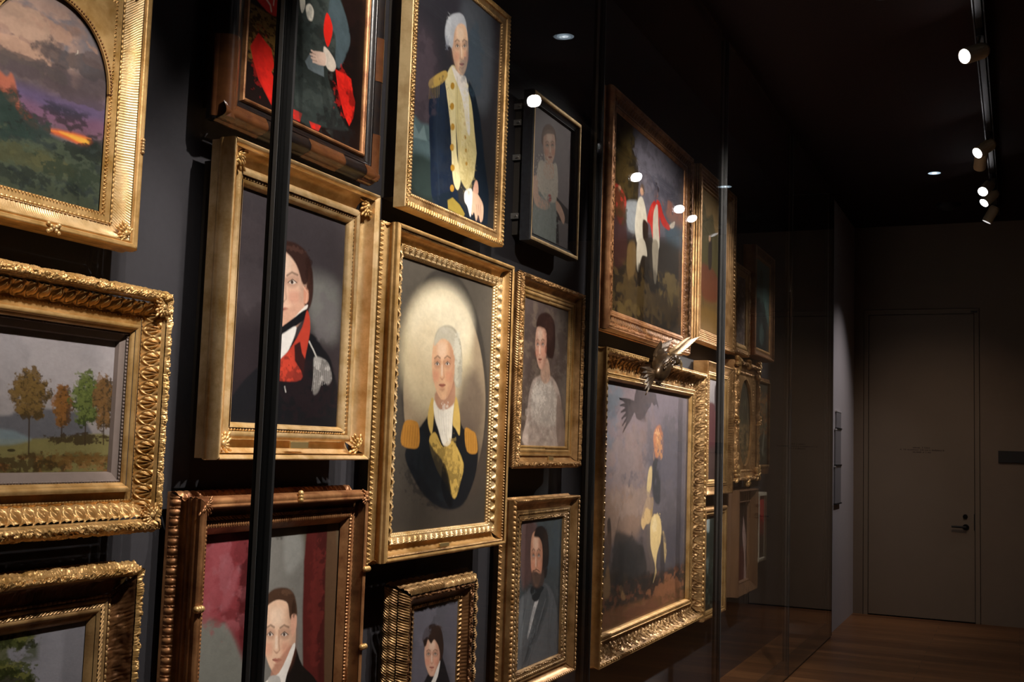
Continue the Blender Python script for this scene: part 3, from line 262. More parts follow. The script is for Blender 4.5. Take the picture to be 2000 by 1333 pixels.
 'girl': (112, 180, [('G','7c7274','6c6464',.04,1),('P','8a8080',[(.0869,.0671),(.4503,.0855),(.4421,.3962),(.1143,.4177)],.0412,.5,0),('P','b8aaa0',[(.093,.289),(.1337,.23),(.1899,.2094),(.2969,.2062),(.3373,.2547),(.3092,.3653),(.3297,.5526),(.0914,.5551),(.0888,.3788)],.0046,1.0,0),('P','8c9490',[(.0995,.372),(.3079,.3494),(.3357,.5515),(.0859,.5561)],.0057,.95,0),('P','cfc4b4',[(.1062,.2412),(.1556,.2156),(.2159,.2418),(.2956,.1902),(.3286,.2218),(.3323,.3488),(.2384,.3803),(.1673,.3661),(.1075,.3302)],.0046,1.0,0),('L','a09488',[(.1705,.2594),(.2193,.2865),(.2957,.2689)],.0034,.0023,.7),('P','d8b8a0',[(.1683,.2305),(.2134,.2104),(.2723,.2006),(.2885,.2544),(.2193,.2865),(.1714,.2705)],.0046,1.0,0),('P','5c4438',[(.1353,.1034),(.1665,.0586),(.2236,.0359),(.2848,.0491),(.3009,.1006),(.267,.1326),(.1506,.1513)],.0046,1.0,0),('P','dcb49c',[(.1556,.1299),(.1672,.0882),(.2159,.0617),(.2688,.0607),(.2907,.0943),(.2933,.1331),(.2815,.1731),(.2567,.2059),(.2354,.2158),(.213,.2165),(.1825,.1978),(.1624,.1666)],.0046,1.0,0),('P','9a6a5a',[(.1855,.0871),(.1502,.1274),(.1572,.1718),(.1818,.2041),(.2207,.2178),(.201,.1916),(.1833,.1574)],.0109,.38,0),('P','fff0dc',[(.1993,.0873),(.2465,.0745),(.2467,.1058),(.2067,.1164)],.0117,.3,0),('P','9a6a5a',[(.1778,.1341),(.1985,.1224),(.221,.1228),(.2185,.139),(.2018,.148),(.184,.1479)],.0055,.42,0),('P','e6dcd2',[(.1874,.1401),(.1998,.1326),(.2133,.1333),(.2008,.1405)],.0023,.8,0),('P','3a2a24',[(.1962,.1378),(.2005,.1324),(.206,.1352),(.2015,.1403)],.0018,1.0,0),('L','3a2a24',[(.1855,.1413),(.1996,.1311),(.2155,.1336)],.0023,.0018,.85),('L','5a4034',[(.1809,.1286),(.1994,.1175),(.2165,.1185)],.0039,.0023,.7),('P','d07860',[(.1807,.1596),(.2124,.1515),(.2138,.1744),(.185,.1817)],.0093,.4,0),('P','9a6a5a',[(.2388,.1181),(.2585,.1067),(.2799,.1073),(.2777,.1237),(.2618,.1325),(.2448,.1322)],.0055,.42,0),('P','e6dcd2',[(.2481,.1243),(.2598,.1169),(.2727,.1179),(.2609,.1249)],.0023,.8,0),('P','3a2a24',[(.2565,.1221),(.2606,.1167),(.2658,.1197),(.2616,.1247)],.0018,1.0,0),('L','3a2a24',[(.2463,.1256),(.2596,.1154),(.2748,.1181)],.0023,.0018,.85),('L','5a4034',[(.2418,.1126),(.2565,.1025),(.2757,.1029)],.0039,.0023,.7),('P','d07860',[(.2554,.1404),(.2879,.1321),(.2894,.1554),(.2598,.1628)],.0093,.4,0),('L','9a6a5a',[(.2226,.1239),(.2247,.1483),(.2239,.1625)],.0039,.0031,.5),('P','9a6a5a',[(.2236,.1634),(.2365,.164),(.2484,.1571),(.237,.1678)],.0023,.6,0),('P','fff0e0',[(.2285,.1341),(.2365,.132),(.2404,.1544),(.231,.1568)],.0031,.4,0),('P','a85048',[(.2182,.1842),(.2315,.1774),(.2376,.1774),(.2432,.1744),(.2576,.1744),(.2386,.1853)],.0027,.75,0),('L','6a2c28',[(.2189,.1842),(.2379,.1804),(.2569,.1747)],.0018,.0018,.8),('P','9a6a5a',[(.2244,.192),(.2536,.1847),(.2396,.1937)],.0039,.45,0),('P','6a5040',[(.142,.1151),(.1781,.0576),(.2356,.0371),(.2918,.0612),(.2503,.0724),(.1922,.088)],.0034,.9,0),('P','d8b4a0',[(.0564,.3197),(.1049,.2973),(.122,.3715),(.2268,.3827),(.2518,.4003),(.1835,.4257),(.0805,.416)],.0046,1.0,0),('P','b83a34',[(.2664,.3583),(.2658,.3648),(.2629,.3712),(.258,.3768),(.2517,.381),(.2446,.3835),(.2373,.3841),(.2306,.3826),(.2251,.3792),(.2214,.3743),(.2198,.3683),(.2205,.3619),(.2233,.3556),(.2281,.35),(.2343,.3457),(.2415,.3431),(.2487,.3426),(.2555,.344),(.261,.3474),(.2648,.3523)],.0034,1.0,0),('L','3a5030',[(.2384,.3803),(.2356,.4196)],.0027,.0016,1.0),('P','2c2220',[(.3254,.3387),(.4718,.3664),(.4768,.4319),(.3514,.4376),(.372,.5451),(.3352,.5447)],.0034,1,1),('P','d0a892',[(.3206,.3559),(.3834,.3706),(.4304,.4103),(.4141,.444),(.3618,.4123),(.3234,.3923)],.0034,1.0,0),('B','ddd4c6',(.2075,.2847),(.1037,.0825),.01,.6,2.2),('B','a0a8a4',(.2098,.4656),(.115,.1145),.014,.5,2)]),
 'oval': (248, 373, [('G','524c44','423c36',.08,1),('P','383430',[(.6988,.3964),(.7027,.4767),(.695,.5548),(.6761,.6279),(.6468,.6932),(.6084,.7486),(.5626,.7925),(.5111,.8237),(.4558,.8417),(.3987,.8464),(.3414,.8381),(.2859,.8176),(.2334,.7859),(.1854,.7443),(.143,.6941),(.1071,.6368),(.0786,.5742),(.0578,.5077),(.0454,.439),(.0415,.3698),(.0463,.3017),(.0597,.2365),(.0816,.1758),(.1115,.1211),(.1488,.0742),(.1928,.0364),(.2425,.0092),(.2967,-.0062),(.3539,-.009),(.4124,.0015),(.4703,.0254),(.5257,.0624),(.5766,.1117),(.621,.172),(.6571,.2411),(.6834,.3169)],.0072,.9,0),('P','94826a',[(.6833,.4285),(.6864,.4998),(.6786,.5691),(.6601,.6339),(.632,.6918),(.5953,.7411),(.5515,.7802),(.5024,.808),(.4498,.8241),(.3954,.8284),(.341,.8211),(.2882,.8029),(.2383,.7747),(.1928,.7376),(.1526,.6928),(.1187,.6417),(.0918,.5857),(.0724,.5263),(.0611,.4649),(.0579,.4031),(.063,.3423),(.0763,.2841),(.0977,.23),(.1267,.1813),(.1628,.1397),(.2052,.1062),(.2528,.0823),(.3046,.0689),(.3591,.0668),(.4146,.0765),(.4695,.0981),(.5218,.1313),(.5697,.1754),(.6112,.2291),(.6449,.2906),(.6693,.3579)],.0054,1,0),('P','4c4038',[(.7115,.6668),(.7003,.7204),(.6599,.7677),(.5956,.8037),(.5153,.8248),(.4282,.8296),(.3431,.8187),(.2679,.7938),(.2086,.7579),(.1696,.7143),(.1536,.6668),(.1617,.6192),(.1936,.5756),(.247,.5396),(.3183,.5146),(.4016,.5037),(.4897,.5086),(.5735,.5298),(.6437,.5658),(.6917,.6132)],.0722,.7,0),('P','c8b896',[(.5562,.2709),(.5475,.3448),(.511,.4127),(.4515,.4671),(.3764,.5026),(.2942,.5165),(.2134,.5087),(.1413,.481),(.0838,.4368),(.0453,.3804),(.0285,.3168),(.0346,.2512),(.0633,.1888),(.1127,.1352),(.1794,.0953),(.2579,.0735),(.3414,.0731),(.4213,.0952),(.4888,.1386),(.5358,.1994)],.0469,.9,0),('P','e8dcc0',[(.5486,.1764),(.5397,.2214),(.507,.264),(.4547,.2995),(.3892,.3244),(.3176,.3366),(.2473,.3355),(.1848,.3218),(.1353,.2973),(.1026,.2644),(.0892,.226),(.0961,.1855),(.1228,.1461),(.1675,.1113),(.2267,.0844),(.2957,.0683),(.368,.0649),(.4365,.0754),(.4936,.0991),(.5326,.134)],.0541,.9,0),('P','d8c4a0',[(.3424,.3076),(.3393,.3498),(.3238,.3885),(.2976,.4198),(.2636,.4406),(.2254,.449),(.1868,.4446),(.1516,.4282),(.1229,.4014),(.1032,.367),(.0942,.3282),(.0967,.2883),(.1105,.2511),(.1344,.22),(.1665,.1979),(.2039,.1872),(.243,.1893),(.2799,.2042),(.3109,.2308),(.3325,.2665)],.0469,.6,0),('P','5a4c44',[(.6764,.4548),(.6741,.4967),(.6607,.5348),(.6377,.565),(.6076,.5846),(.5736,.5916),(.539,.5858),(.5073,.5679),(.4812,.5399),(.4632,.5044),(.4548,.4649),(.4567,.4248),(.4689,.388),(.4902,.3577),(.5189,.3371),(.5523,.3281),(.5872,.3321),(.6203,.3488),(.648,.3768),(.6674,.4134)],.0433,.7,0),('P','1a1c20',[(.0913,.6667),(.1139,.6076),(.1731,.5604),(.2554,.5003),(.3133,.4713),(.4401,.4839),(.5071,.5519),(.6064,.5721),(.6372,.6287),(.6186,.7236),(.5292,.8242),(.3895,.8372),(.235,.788)],.0054,1.0,0),('P','c4a254',[(.2489,.6004),(.291,.5698),(.3564,.6221),(.4252,.5977),(.5172,.6761),(.5017,.7405),(.458,.8035),(.3907,.7566),(.3004,.6844)],.0036,1.0,0),('P','1c2024',[(.1731,.5604),(.2886,.6316),(.3608,.6757),(.4238,.7754),(.3959,.8195),(.2889,.772),(.155,.6838)],.0054,.9,0),('P','d0ae60',[(.2315,.524),(.2552,.4528),(.2756,.473),(.2739,.5437),(.2616,.5757)],.0036,1.0,0),('P','d0ae60',[(.4198,.5304),(.4364,.4381),(.4741,.501),(.4801,.5747),(.4458,.5534)],.0036,1.0,0),('P','ece4d4',[(.2744,.4589),(.33,.4884),(.4171,.4483),(.419,.5213),(.4098,.6034),(.3557,.6131),(.313,.5604),(.2785,.5083)],.0036,1.0,0),('L','b8aca0',[(.3395,.5096),(.359,.5592),(.3857,.5983)],.0027,.0018,.6),('P','b07a34',[(.0561,.6084),(.0741,.5411),(.1356,.534),(.1723,.5501),(.1779,.6187),(.1154,.6262)],.0036,1.0,0),('P','b88238',[(.5196,.5516),(.5794,.5576),(.6154,.5757),(.629,.6364),(.543,.6332)],.0036,1.0,0),('L','7a4c24',[(.0649,.5531),(.0604,.6201)],.0018,.0013,.7),('L','7a4c24',[(.0819,.5526),(.0773,.6199)],.0018,.0013,.7),('L','7a4c24',[(.099,.5521),(.0943,.6197)],.0018,.0013,.7),('L','7a4c24',[(.1162,.5516),(.1114,.6195)],.0018,.0013,.7),('L','7a4c24',[(.1335,.5512),(.1287,.6193)],.0018,.0013,.7),('L','7a4c24',[(.151,.5507),(.1461,.6191)],.0018,.0013,.7),('L','7a4c24',[(.1687,.5502),(.1637,.6189)],.0018,.0013,.7),('L','7a4c24',[(.5334,.5662),(.5388,.6333)],.0018,.0013,.7),('L','7a4c24',[(.5519,.5657),(.5573,.6331)],.0018,.0013,.7),('L','7a4c24',[(.5706,.5653),(.576,.633)],.0018,.0013,.7),('L','7a4c24',[(.5894,.5649),(.5949,.6328)],.0018,.0013,.7),('L','7a4c24',[(.6084,.5645),(.6139,.6327)],.0018,.0013,.7),('P','b0a894',[(.2522,.2796),(.2737,.2204),(.3368,.192),(.4086,.1952),(.4613,.2419),(.4804,.3242),(.4659,.3996),(.4166,.3934),(.3868,.3222),(.2686,.2959)],.0054,1.0,0),('P','b88a70',[(.287,.4281),(.4072,.3756),(.4298,.4568),(.3457,.4914),(.2906,.4723)],.0054,1.0,0),('P','e4b48e',[(.246,.309),(.262,.2525),(.3241,.2274),(.3913,.2399),(.4179,.2945),(.4196,.3515),(.4029,.406),(.3701,.4461),(.3427,.4542),(.3145,.4489),(.277,.4134),(.2531,.3634)],.0036,1.0,0),('P','9a5a44',[(.3681,.2478),(.4242,.2883),(.4278,.3566),(.4056,.4149),(.3611,.4511),(.3781,.4052),(.3905,.3479)],.0157,.38,0),('P','fff0dc',[(.2868,.2612),(.3465,.2555),(.3455,.3006),(.295,.3049)],.0168,.3,0),('P','9a5a44',[(.2616,.322),(.2859,.3112),(.3121,.318),(.3088,.3405),(.289,.3486),(.2684,.3435)],.0078,.42,0),('P','e6dcd2',[(.2726,.3333),(.2872,.3261),(.3029,.3309),(.2881,.3376)],.0018,.8,0),('P','3a2a24',[(.281,.3326),(.2863,.3261),(.2925,.3317),(.2872,.3377)],.0014,1.0,0),('L','3a2a24',[(.2703,.3346),(.287,.3239),(.3053,.3318)],.0031,.0014,.85),('L','5a4034',[(.2654,.3151),(.2872,.3044),(.307,.3106)],.0056,.0034,.7),('P','d07860',[(.259,.3596),(.2986,.3568),(.2995,.39),(.2634,.3923)],.0134,.4,0),('P','9a5a44',[(.3347,.3161),(.3619,.3049),(.3909,.3116),(.3871,.3345),(.365,.343),(.342,.338)],.0078,.42,0),('P','e6dcd2',[(.3468,.3275),(.3631,.32),(.3806,.3248),(.3641,.3318)],.0018,.8,0),('P','3a2a24',[(.3563,.3267),(.3622,.3201),(.3691,.3257),(.3631,.3318)],.0014,1.0,0),('L','3a2a24',[(.3443,.3288),(.3629,.3178),(.3833,.3258)],.0031,.0014,.85),('L','5a4034',[(.3389,.309),(.3595,.2983),(.3853,.3041)],.0056,.0034,.7),('P','d07860',[(.353,.3529),(.3944,.3499),(.3952,.3838),(.3576,.3862)],.0134,.4,0),('L','9a5a44',[(.333,.3185),(.3371,.354),(.342,.3738)],.0056,.0045,.5),('P','9a5a44',[(.3112,.377),(.3273,.3815),(.3425,.3749),(.3277,.387)],.0034,.6,0),('P','fff0e0',[(.3176,.3365),(.3278,.3357),(.331,.369),(.3191,.3698)],.0045,.4,0),('P','a8584a',[(.3051,.4051),(.3221,.3991),(.3296,.4008),(.3368,.3982),(.3549,.4021),(.3306,.4125)],.0022,.75,0),('L','6a2c28',[(.3061,.4053),(.33,.4053),(.354,.4024)],.0025,.0014,.8),('P','9a5a44',[(.3126,.418),(.3495,.4159),(.3316,.4247)],.0056,.45,0),('P','c4bca8',[(.2591,.2718),(.2778,.2236),(.3371,.1956),(.4012,.2034),(.4453,.2471),(.4763,.3245),(.457,.3908),(.4239,.3837),(.4172,.3014),(.3812,.2532),(.3175,.2411)],.0054,1.0,0),('B','dcd8c8',(.4343,.263),(.0283,.0614),.01,.5,1.2),('B','9a9484',(.4621,.3534),(.0204,.0541),.01,.6,1.2),('B','c8c0b0',(.3306,.2108),(.054,.0108),.008,.5,1.2),('B','14161a',(.3033,.7197),(.1886,.0902),.02,.5,2),('B','f4ece0',(.3554,.5144),(.0388,.0541),.01,.5,1.6),('B','d0ac5c',(.4134,.6487),(.0556,.0614),.014,.35,1.6),('P','0e1014',[(.3608,.6757),(.4035,.7209),(.4434,.8212),(.3959,.8195),(.3519,.7558)],.0036,.8,0),('L','c8bfb0',[(.3072,.4894),(.3297,.5778)],.0018,.0018,.6),('L','c8bfb0',[(.3266,.4939),(.345,.5775)],.0018,.0018,.6),('L','c8bfb0',[(.3463,.4986),(.3605,.5772)],.0018,.0018,.6),('L','c8bfb0',[(.3661,.5032),(.3761,.5768)],.0018,.0018,.6),('L','c8bfb0',[(.3861,.5079),(.3917,.5765)],.0018,.0018,.6),('L','8a7038',[(.3004,.5926),(.3655,.6381),(.4288,.7393)],.0025,.0018,.7),('L','e4c678',[(.4505,.612),(.5048,.676),(.472,.7766)],.0029,.0027,.5)]),
 'woman': (118, 207, [('G','5c4e4a','54463e',.22,.7),('N','7a6a5c',(-.0189,-.0652,.5472,.6097),.05,.05,.6),('P','6a6058',[(.3496,.0451),(.4896,.0172),(.5131,.4892),(.4161,.3566)],.0264,.6,0),('P','b8a498',[(.0819,.4079),(.1147,.3419),(.179,.3161),(.2573,.2997),(.3529,.3199),(.417,.3679),(.4475,.4459),(.4234,.6093),(.0498,.6094),(.0627,.504)],.0066,1.0,0),('P','d8ccc0',[(.1172,.3739),(.2026,.3298),(.3184,.3356),(.3833,.4036),(.38,.5159),(.1272,.5019)],.0198,.8,0),('N','c8b8ac',(.0489,.4469,.4355,.6135),.02,.0,.5),('P','8a7468',[(.4057,.3799),(.4739,.4676),(.5097,.6084),(.4234,.6093),(.3902,.4932)],.0066,.9,0),('P','c09a84',[(.2019,.3211),(.2088,.2637),(.2637,.2329),(.2952,.2637),(.3057,.323),(.2493,.3443)],.0066,1.0,0),('P','35231f',[(.1388,.0871),(.1809,.0516),(.2602,.0377),(.3332,.0651),(.3515,.1467),(.3338,.2271),(.262,.2109),(.2095,.1275),(.1527,.1225)],.0066,1.0,0),('P','d8a890',[(.1328,.1636),(.1444,.1157),(.1899,.0948),(.2388,.1056),(.2583,.1512),(.2599,.1988),(.2482,.2445),(.2247,.2785),(.2048,.2856),(.1842,.2815),(.1564,.2519),(.1384,.2096)],.0044,1.0,0),('P','8a4a3c',[(.2221,.1121),(.2628,.146),(.2658,.203),(.2502,.2519),(.2182,.2827),(.2302,.244),(.2389,.1959)],.0133,.38,0),('P','fff0dc',[(.1571,.1237),(.2007,.1191),(.2002,.157),(.1633,.1606)],.0142,.3,0),('P','8a4a3c',[(.1413,.1749),(.1578,.1658),(.1756,.1716),(.1736,.1905),(.1602,.1974),(.1461,.1931)],.0066,.42,0),('P','e6dcd2',[(.1489,.1844),(.1588,.1783),(.1695,.1825),(.1595,.1881)],.0022,.8,0),('P','3a2a24',[(.1539,.1839),(.1574,.1785),(.1617,.1832),(.1582,.1882)],.0018,1.0,0),('L','3a2a24',[(.1474,.1855),(.1586,.1765),(.1712,.1833)],.0027,.0018,.85),('L','5a4034',[(.1438,.169),(.1587,.1601),(.1721,.1654)],.0047,.0028,.7),('P','d07860',[(.137,.207),(.1662,.2043),(.167,.2323),(.1405,.2346)],.0114,.4,0),('P','8a4a3c',[(.1924,.17),(.2121,.1605),(.2331,.1661),(.2305,.1853),(.2146,.1924),(.1979,.1883)],.0066,.42,0),('P','e6dcd2',[(.2013,.1795),(.2131,.1732),(.2257,.1772),(.2138,.183)],.0022,.8,0),('P','3a2a24',[(.2075,.1789),(.2117,.1733),(.2167,.178),(.2125,.1832)],.0018,1.0,0),('L','3a2a24',[(.1995,.1806),(.2129,.1713),(.2277,.178)],.0027,.0018,.85),('L','5a4034',[(.1955,.164),(.2103,.155),(.2291,.1598)],.0047,.0028,.7),('P','d07860',[(.2045,.2009),(.2344,.1982),(.2352,.2266),(.208,.2289)],.0114,.4,0),('L','8a4a3c',[(.1912,.172),(.1933,.2019),(.1967,.2185)],.0047,.0038,.5),('P','8a4a3c',[(.1745,.2214),(.1863,.2251),(.1973,.2194),(.1866,.2297)],.0028,.6,0),('P','fff0e0',[(.1787,.1873),(.1861,.1866),(.1883,.2146),(.1796,.2153)],.0038,.4,0),('P','a04840',[(.1708,.2451),(.1832,.2399),(.1887,.2413),(.1939,.239),(.2071,.2421),(.1894,.2511)],.0026,.75,0),('L','6a2c28',[(.1715,.2453),(.189,.245),(.2064,.2424)],.0021,.0018,.8),('P','8a4a3c',[(.1763,.2559),(.2032,.2538),(.1902,.2614)],.0047,.45,0),('P','35231f',[(.1402,.1043),(.1812,.0559),(.2721,.0407),(.3412,.0913),(.3481,.1809),(.3102,.229),(.2562,.2114),(.2552,.1228),(.1966,.1069)],.0066,1.0,0),('P','9a6252',[(.2424,.1817),(.2601,.1867),(.2562,.2114),(.2387,.2085)],.0033,.8,0),('B','4a322c',(.2882,.097),(.0466,.0529),.008,.6,1.4),('B','8a7a70',(.2333,.4329),(.1704,.1322),.012,.35,2),('B','e8dcd0',(.1858,.4025),(.0669,.0573),.01,.6,2),('B','3c2c2a',(.4406,.1953),(.0615,.1322),.02,.5,1.5)]),
 'beard': (110, 208, [('G','4c5458','38393c',.12,1),('P','6a4c48',[(.0193,.0094),(.1704,.0172),(.1752,.2194),(.0397,.269)],.0213,.8,0),('P','3c4446',[(.1454,.2588),(-.0091,.3048),(.011,.4293)],.0213,.6,0),('P','5e6064',[(.0029,.3265),(.0937,.2849),(.1683,.2716),(.2919,.2731),(.3777,.3254),(.4328,.4197),(.4727,.6239),(.1736,.6184),(.0041,.6003),(-.0081,.447)],.0053,1.0,0),('P','44484c',[(.2137,.2868),(.2928,.284),(.3337,.3642),(.2175,.4781),(.0854,.5832),(.1587,.4281)],.0064,.8,0),('P','787c80',[(.0341,.33),(.1269,.2988),(.1043,.4211),(.0278,.513)],.0128,.5,0),('L','2c3034',[(.3069,.3179),(.2577,.4197),(.1434,.5095),(.0549,.5946)],.0043,.0026,.9),('L','34383c',[(.3914,.3488),(.354,.4753),(.3523,.6049)],.0043,.0032,.8),('L','2c3034',[(.1487,.3011),(.1852,.3473),(.1444,.3845)],.0032,.0021,.8),('P','c8c4c4',[(.1838,.3302),(.2174,.3339),(.1774,.3885),(.1192,.4749),(.108,.4671),(.1444,.3845)],.0026,1.0,0),('P','20262a',[(.1252,.2777),(.2011,.2685),(.2702,.2882),(.238,.3106),(.2067,.3391),(.1507,.3266)],.0043,1.0,0),('P','241e1e',[(.1406,.058),(.1824,.0285),(.2503,.0321),(.2999,.0784),(.3184,.1669),(.2902,.2513),(.2409,.2038),(.2003,.115)],.0053,1.0,0),('P','dca284',[(.1146,.1156),(.1257,.0594),(.1724,.0427),(.2231,.0653),(.244,.1247),(.2464,.183),(.235,.2365),(.2113,.2734),(.1908,.2782),(.1695,.2692),(.1403,.2278),(.1211,.1728)],.0043,1.0,0),('P','8a4c38',[(.2059,.07),(.2485,.1192),(.2526,.1893),(.2372,.2459),(.2046,.2773),(.2165,.2325),(.2246,.1755)],.0161,.38,0),('P','fff0dc',[(.1448,.072),(.1899,.0748),(.19,.1209),(.1518,.1182)],.0173,.3,0),('P','8a4c38',[(.1267,.1312),(.1451,.1234),(.1651,.134),(.163,.1568),(.1482,.1625),(.1323,.1544)],.0081,.42,0),('P','e6dcd2',[(.1353,.1444),(.1463,.1389),(.1583,.1461),(.1473,.151)],.0021,.8,0),('P','3a2a24',[(.1418,.1449),(.1456,.1389),(.1505,.1455),(.1466,.1509)],.0017,1.0,0),('L','3a2a24',[(.1336,.1454),(.1461,.1366),(.1602,.1474)],.0032,.0017,.85),('L','5a4034',[(.1295,.1246),(.1459,.1166),(.1611,.1257)],.0058,.0035,.7),('P','d07860',[(.1255,.1697),(.1556,.1722),(.1569,.2065),(.1295,.2041)],.0138,.4,0),('P','8a4c38',[(.1821,.1353),(.2023,.1276),(.2242,.1384),(.2218,.1614),(.2054,.167),(.1881,.1587)],.0081,.42,0),('P','e6dcd2',[(.1914,.1486),(.2036,.1432),(.2167,.1506),(.2045,.1554)],.0021,.8,0),('P','3a2a24',[(.1986,.1492),(.2029,.1432),(.2081,.1499),(.2038,.1553)],.0017,1.0,0),('L','3a2a24',[(.1896,.1496),(.2034,.1409),(.2188,.1519)],.0032,.0017,.85),('L','5a4034',[(.1852,.1286),(.2004,.1205),(.2199,.13)],.0058,.0035,.7),('P','d07860',[(.1966,.1755),(.2276,.178),(.2289,.2128),(.2007,.2103)],.0138,.4,0),('L','8a4c38',[(.1809,.1375),(.1847,.1745),(.1888,.1955)],.0058,.0046,.5),('P','8a4c38',[(.1656,.1947),(.1778,.2015),(.1892,.1967),(.1782,.2072)],.0035,.6,0),('P','fff0e0',[(.1696,.1539),(.1773,.1544),(.1804,.1891),(.1713,.1883)],.0046,.4,0),('P','8a4c40',[(.1615,.2229),(.1742,.2189),(.1799,.2217),(.1853,.2199),(.199,.2263),(.1809,.2338)],.0026,.75,0),('L','6a2c28',[(.1622,.2232),(.1803,.2263),(.1983,.2264)],.0025,.0017,.8),('P','8a4c38',[(.1674,.2371),(.1952,.2397),(.1819,.2465)],.0058,.45,0),('P','2a2220',[(.1466,.0647),(.1824,.0285),(.2624,.0414),(.3075,.1007),(.3101,.2098),(.2668,.2448),(.2464,.129),(.2085,.077)],.0053,1.0,0),('P','4a3a34',[(.1312,.2154),(.1745,.2108),(.2316,.2287),(.2641,.2101),(.2688,.2709),(.2025,.2856),(.1461,.2673)],.0064,.9,0),('L','3a2c28',[(.1469,.2084),(.1851,.2054),(.2194,.2169)],.0043,.0021,.9),('B','3c2e28',(.2784,.0988),(.029,.064),.008,.6,1.2),('B','5a4840',(.1939,.2465),(.0446,.0299),.007,.7,1.4),('B','6c7074',(.1027,.4001),(.0861,.1067),.014,.5,2.2),('B','54585c',(.3879,.458),(.0838,.128),.014,.5,2.2),('B','44505a',(.3923,.1284),(.0965,.1067),.03,.5,1.6),('L','33373b',[(.348,.3223),(.3334,.4725),(.3423,.6249)],.0034,.0034,.7),('L','33373b',[(.2708,.4427),(.1823,.5204),(.1183,.5989)],.0034,.0034,.7),('L','33373b',[(.0727,.3551),(.0352,.4427),(.0191,.532)],.0034,.0034,.7),('L','33373b',[(.4345,.442),(.4171,.5276),(.4239,.6162)],.0034,.0034,.7),('L','85898c',[(.1061,.307),(.0528,.4349)],.0053,.0053,.5),('L','85898c',[(.297,.3384),(.1952,.475)],.0053,.0053,.5)]),
 'boy': (118, 232, [('G','5a5860','4a4850',.05,1),('P','706c78',[(.0174,.117),(.0871,.0929),(.1077,.2553),(.0116,.2585)],.0242,.6,0),('P','68646e',[(.2427,.1499),(.3468,.2014),(.3351,.3078)],.0208,.6,0),('P','1c1c20',[(.0929,.2527),(.1707,.2091),(.2145,.1845),(.258,.2409),(.2951,.3095),(.3062,.4451),(.0044,.3818)],.0043,1.0,0),('P','302420',[(.0745,.1168),(.0856,.0756),(.1402,.0656),(.1905,.0791),(.2208,.1203),(.2291,.1744),(.2079,.1975),(.1653,.1421)],.0043,1.0,0),('P','d8a890',[(.0881,.1439),(.0989,.113),(.1399,.1076),(.1836,.125),(.2005,.1608),(.2014,.1943),(.1904,.2237),(.169,.2426),(.1511,.2435),(.1326,.2364),(.1081,.2102),(.0925,.1771)],.0035,1.0,0),('P','8a5a48',[(.1685,.1262),(.2046,.1581),(.2067,.1984),(.1921,.2293),(.1631,.2442),(.1743,.2197),(.1826,.188)],.0092,.38,0),('P','fff0dc',[(.1183,.1223),(.1575,.1279),(.1567,.1542),(.1235,.1492)],.0099,.3,0),('P','8a5a48',[(.1,.1542),(.1169,.1515),(.1349,.1595),(.1324,.1722),(.1188,.174),(.1046,.1679)],.0046,.42,0),('P','e6dcd2',[(.1075,.1625),(.1177,.1605),(.1284,.1657),(.1182,.1674)],.0017,.8,0),('P','3a2a24',[(.1138,.1635),(.1174,.1604),(.1217,.1647),(.118,.1674)],.0014,1.0,0),('L','3a2a24',[(.106,.1629),(.1176,.1591),(.1301,.1666)],.0018,.0014,.85),('L','5a4034',[(.1027,.1507),(.1178,.1477),(.1314,.1544)],.0033,.002,.7),('P','d07860',[(.0995,.1762),(.1257,.1804),(.1261,.2001),(.1023,.1962)],.0079,.4,0),('P','8a5a48',[(.1495,.1617),(.1673,.1591),(.1862,.1673),(.1836,.1802),(.1692,.1819),(.1542,.1756)],.0046,.42,0),('P','e6dcd2',[(.1574,.1702),(.1681,.1682),(.1794,.1735),(.1686,.1752)],.0017,.8,0),('P','3a2a24',[(.164,.1712),(.1678,.1681),(.1723,.1725),(.1684,.1752)],.0014,1.0,0),('L','3a2a24',[(.1557,.1706),(.1679,.1668),(.1812,.1745)],.0018,.0014,.85),('L','5a4034',[(.1523,.1582),(.1658,.1549),(.1826,.1621)],.0033,.002,.7),('P','d07860',[(.1621,.1861),(.1891,.1903),(.1895,.2103),(.1649,.2063)],.0079,.4,0),('L','8a5a48',[(.1484,.1629),(.1515,.1844),(.1549,.1968)],.0033,.0026,.5),('P','8a5a48',[(.1345,.1942),(.145,.1992),(.155,.1975),(.1453,.2025)],.002,.6,0),('P','fff0e0',[(.139,.1713),(.1457,.1723),(.1478,.1924),(.14,.1911)],.0026,.4,0),('P','a8584c',[(.13,.2098),(.1412,.2087),(.1461,.2108),(.1509,.2103),(.1627,.2152),(.1467,.2178)],.0021,.75,0),('L','6a2c28',[(.1306,.2101),(.1464,.2135),(.1621,.2152)],.0014,.0014,.8),('P','8a5a48',[(.1349,.2185),(.1591,.2225),(.1473,.2252)],.0033,.45,0),('P','302420',[(.0828,.13),(.0791,.085),(.1366,.0668),(.1906,.0809),(.2213,.1256),(.2149,.1899),(.1883,.1455),(.1559,.1199),(.1343,.1306),(.1107,.1134),(.0976,.1322)],.0035,1.0,0),('P','e0dad4',[(.1318,.2802),(.1591,.2505),(.1938,.2128),(.2081,.2011),(.1964,.2447),(.1758,.2707),(.1566,.3105)],.0021,1.0,0),('B','3c2c26',(.1615,.0963),(.061,.0208),.008,.6,1.3),('B','7c7884',(.0659,.0559),(.1096,.0692),.03,.4,1.2),('B','5c5864',(.2969,.0859),(.065,.1039),.03,.4,1.2)]),
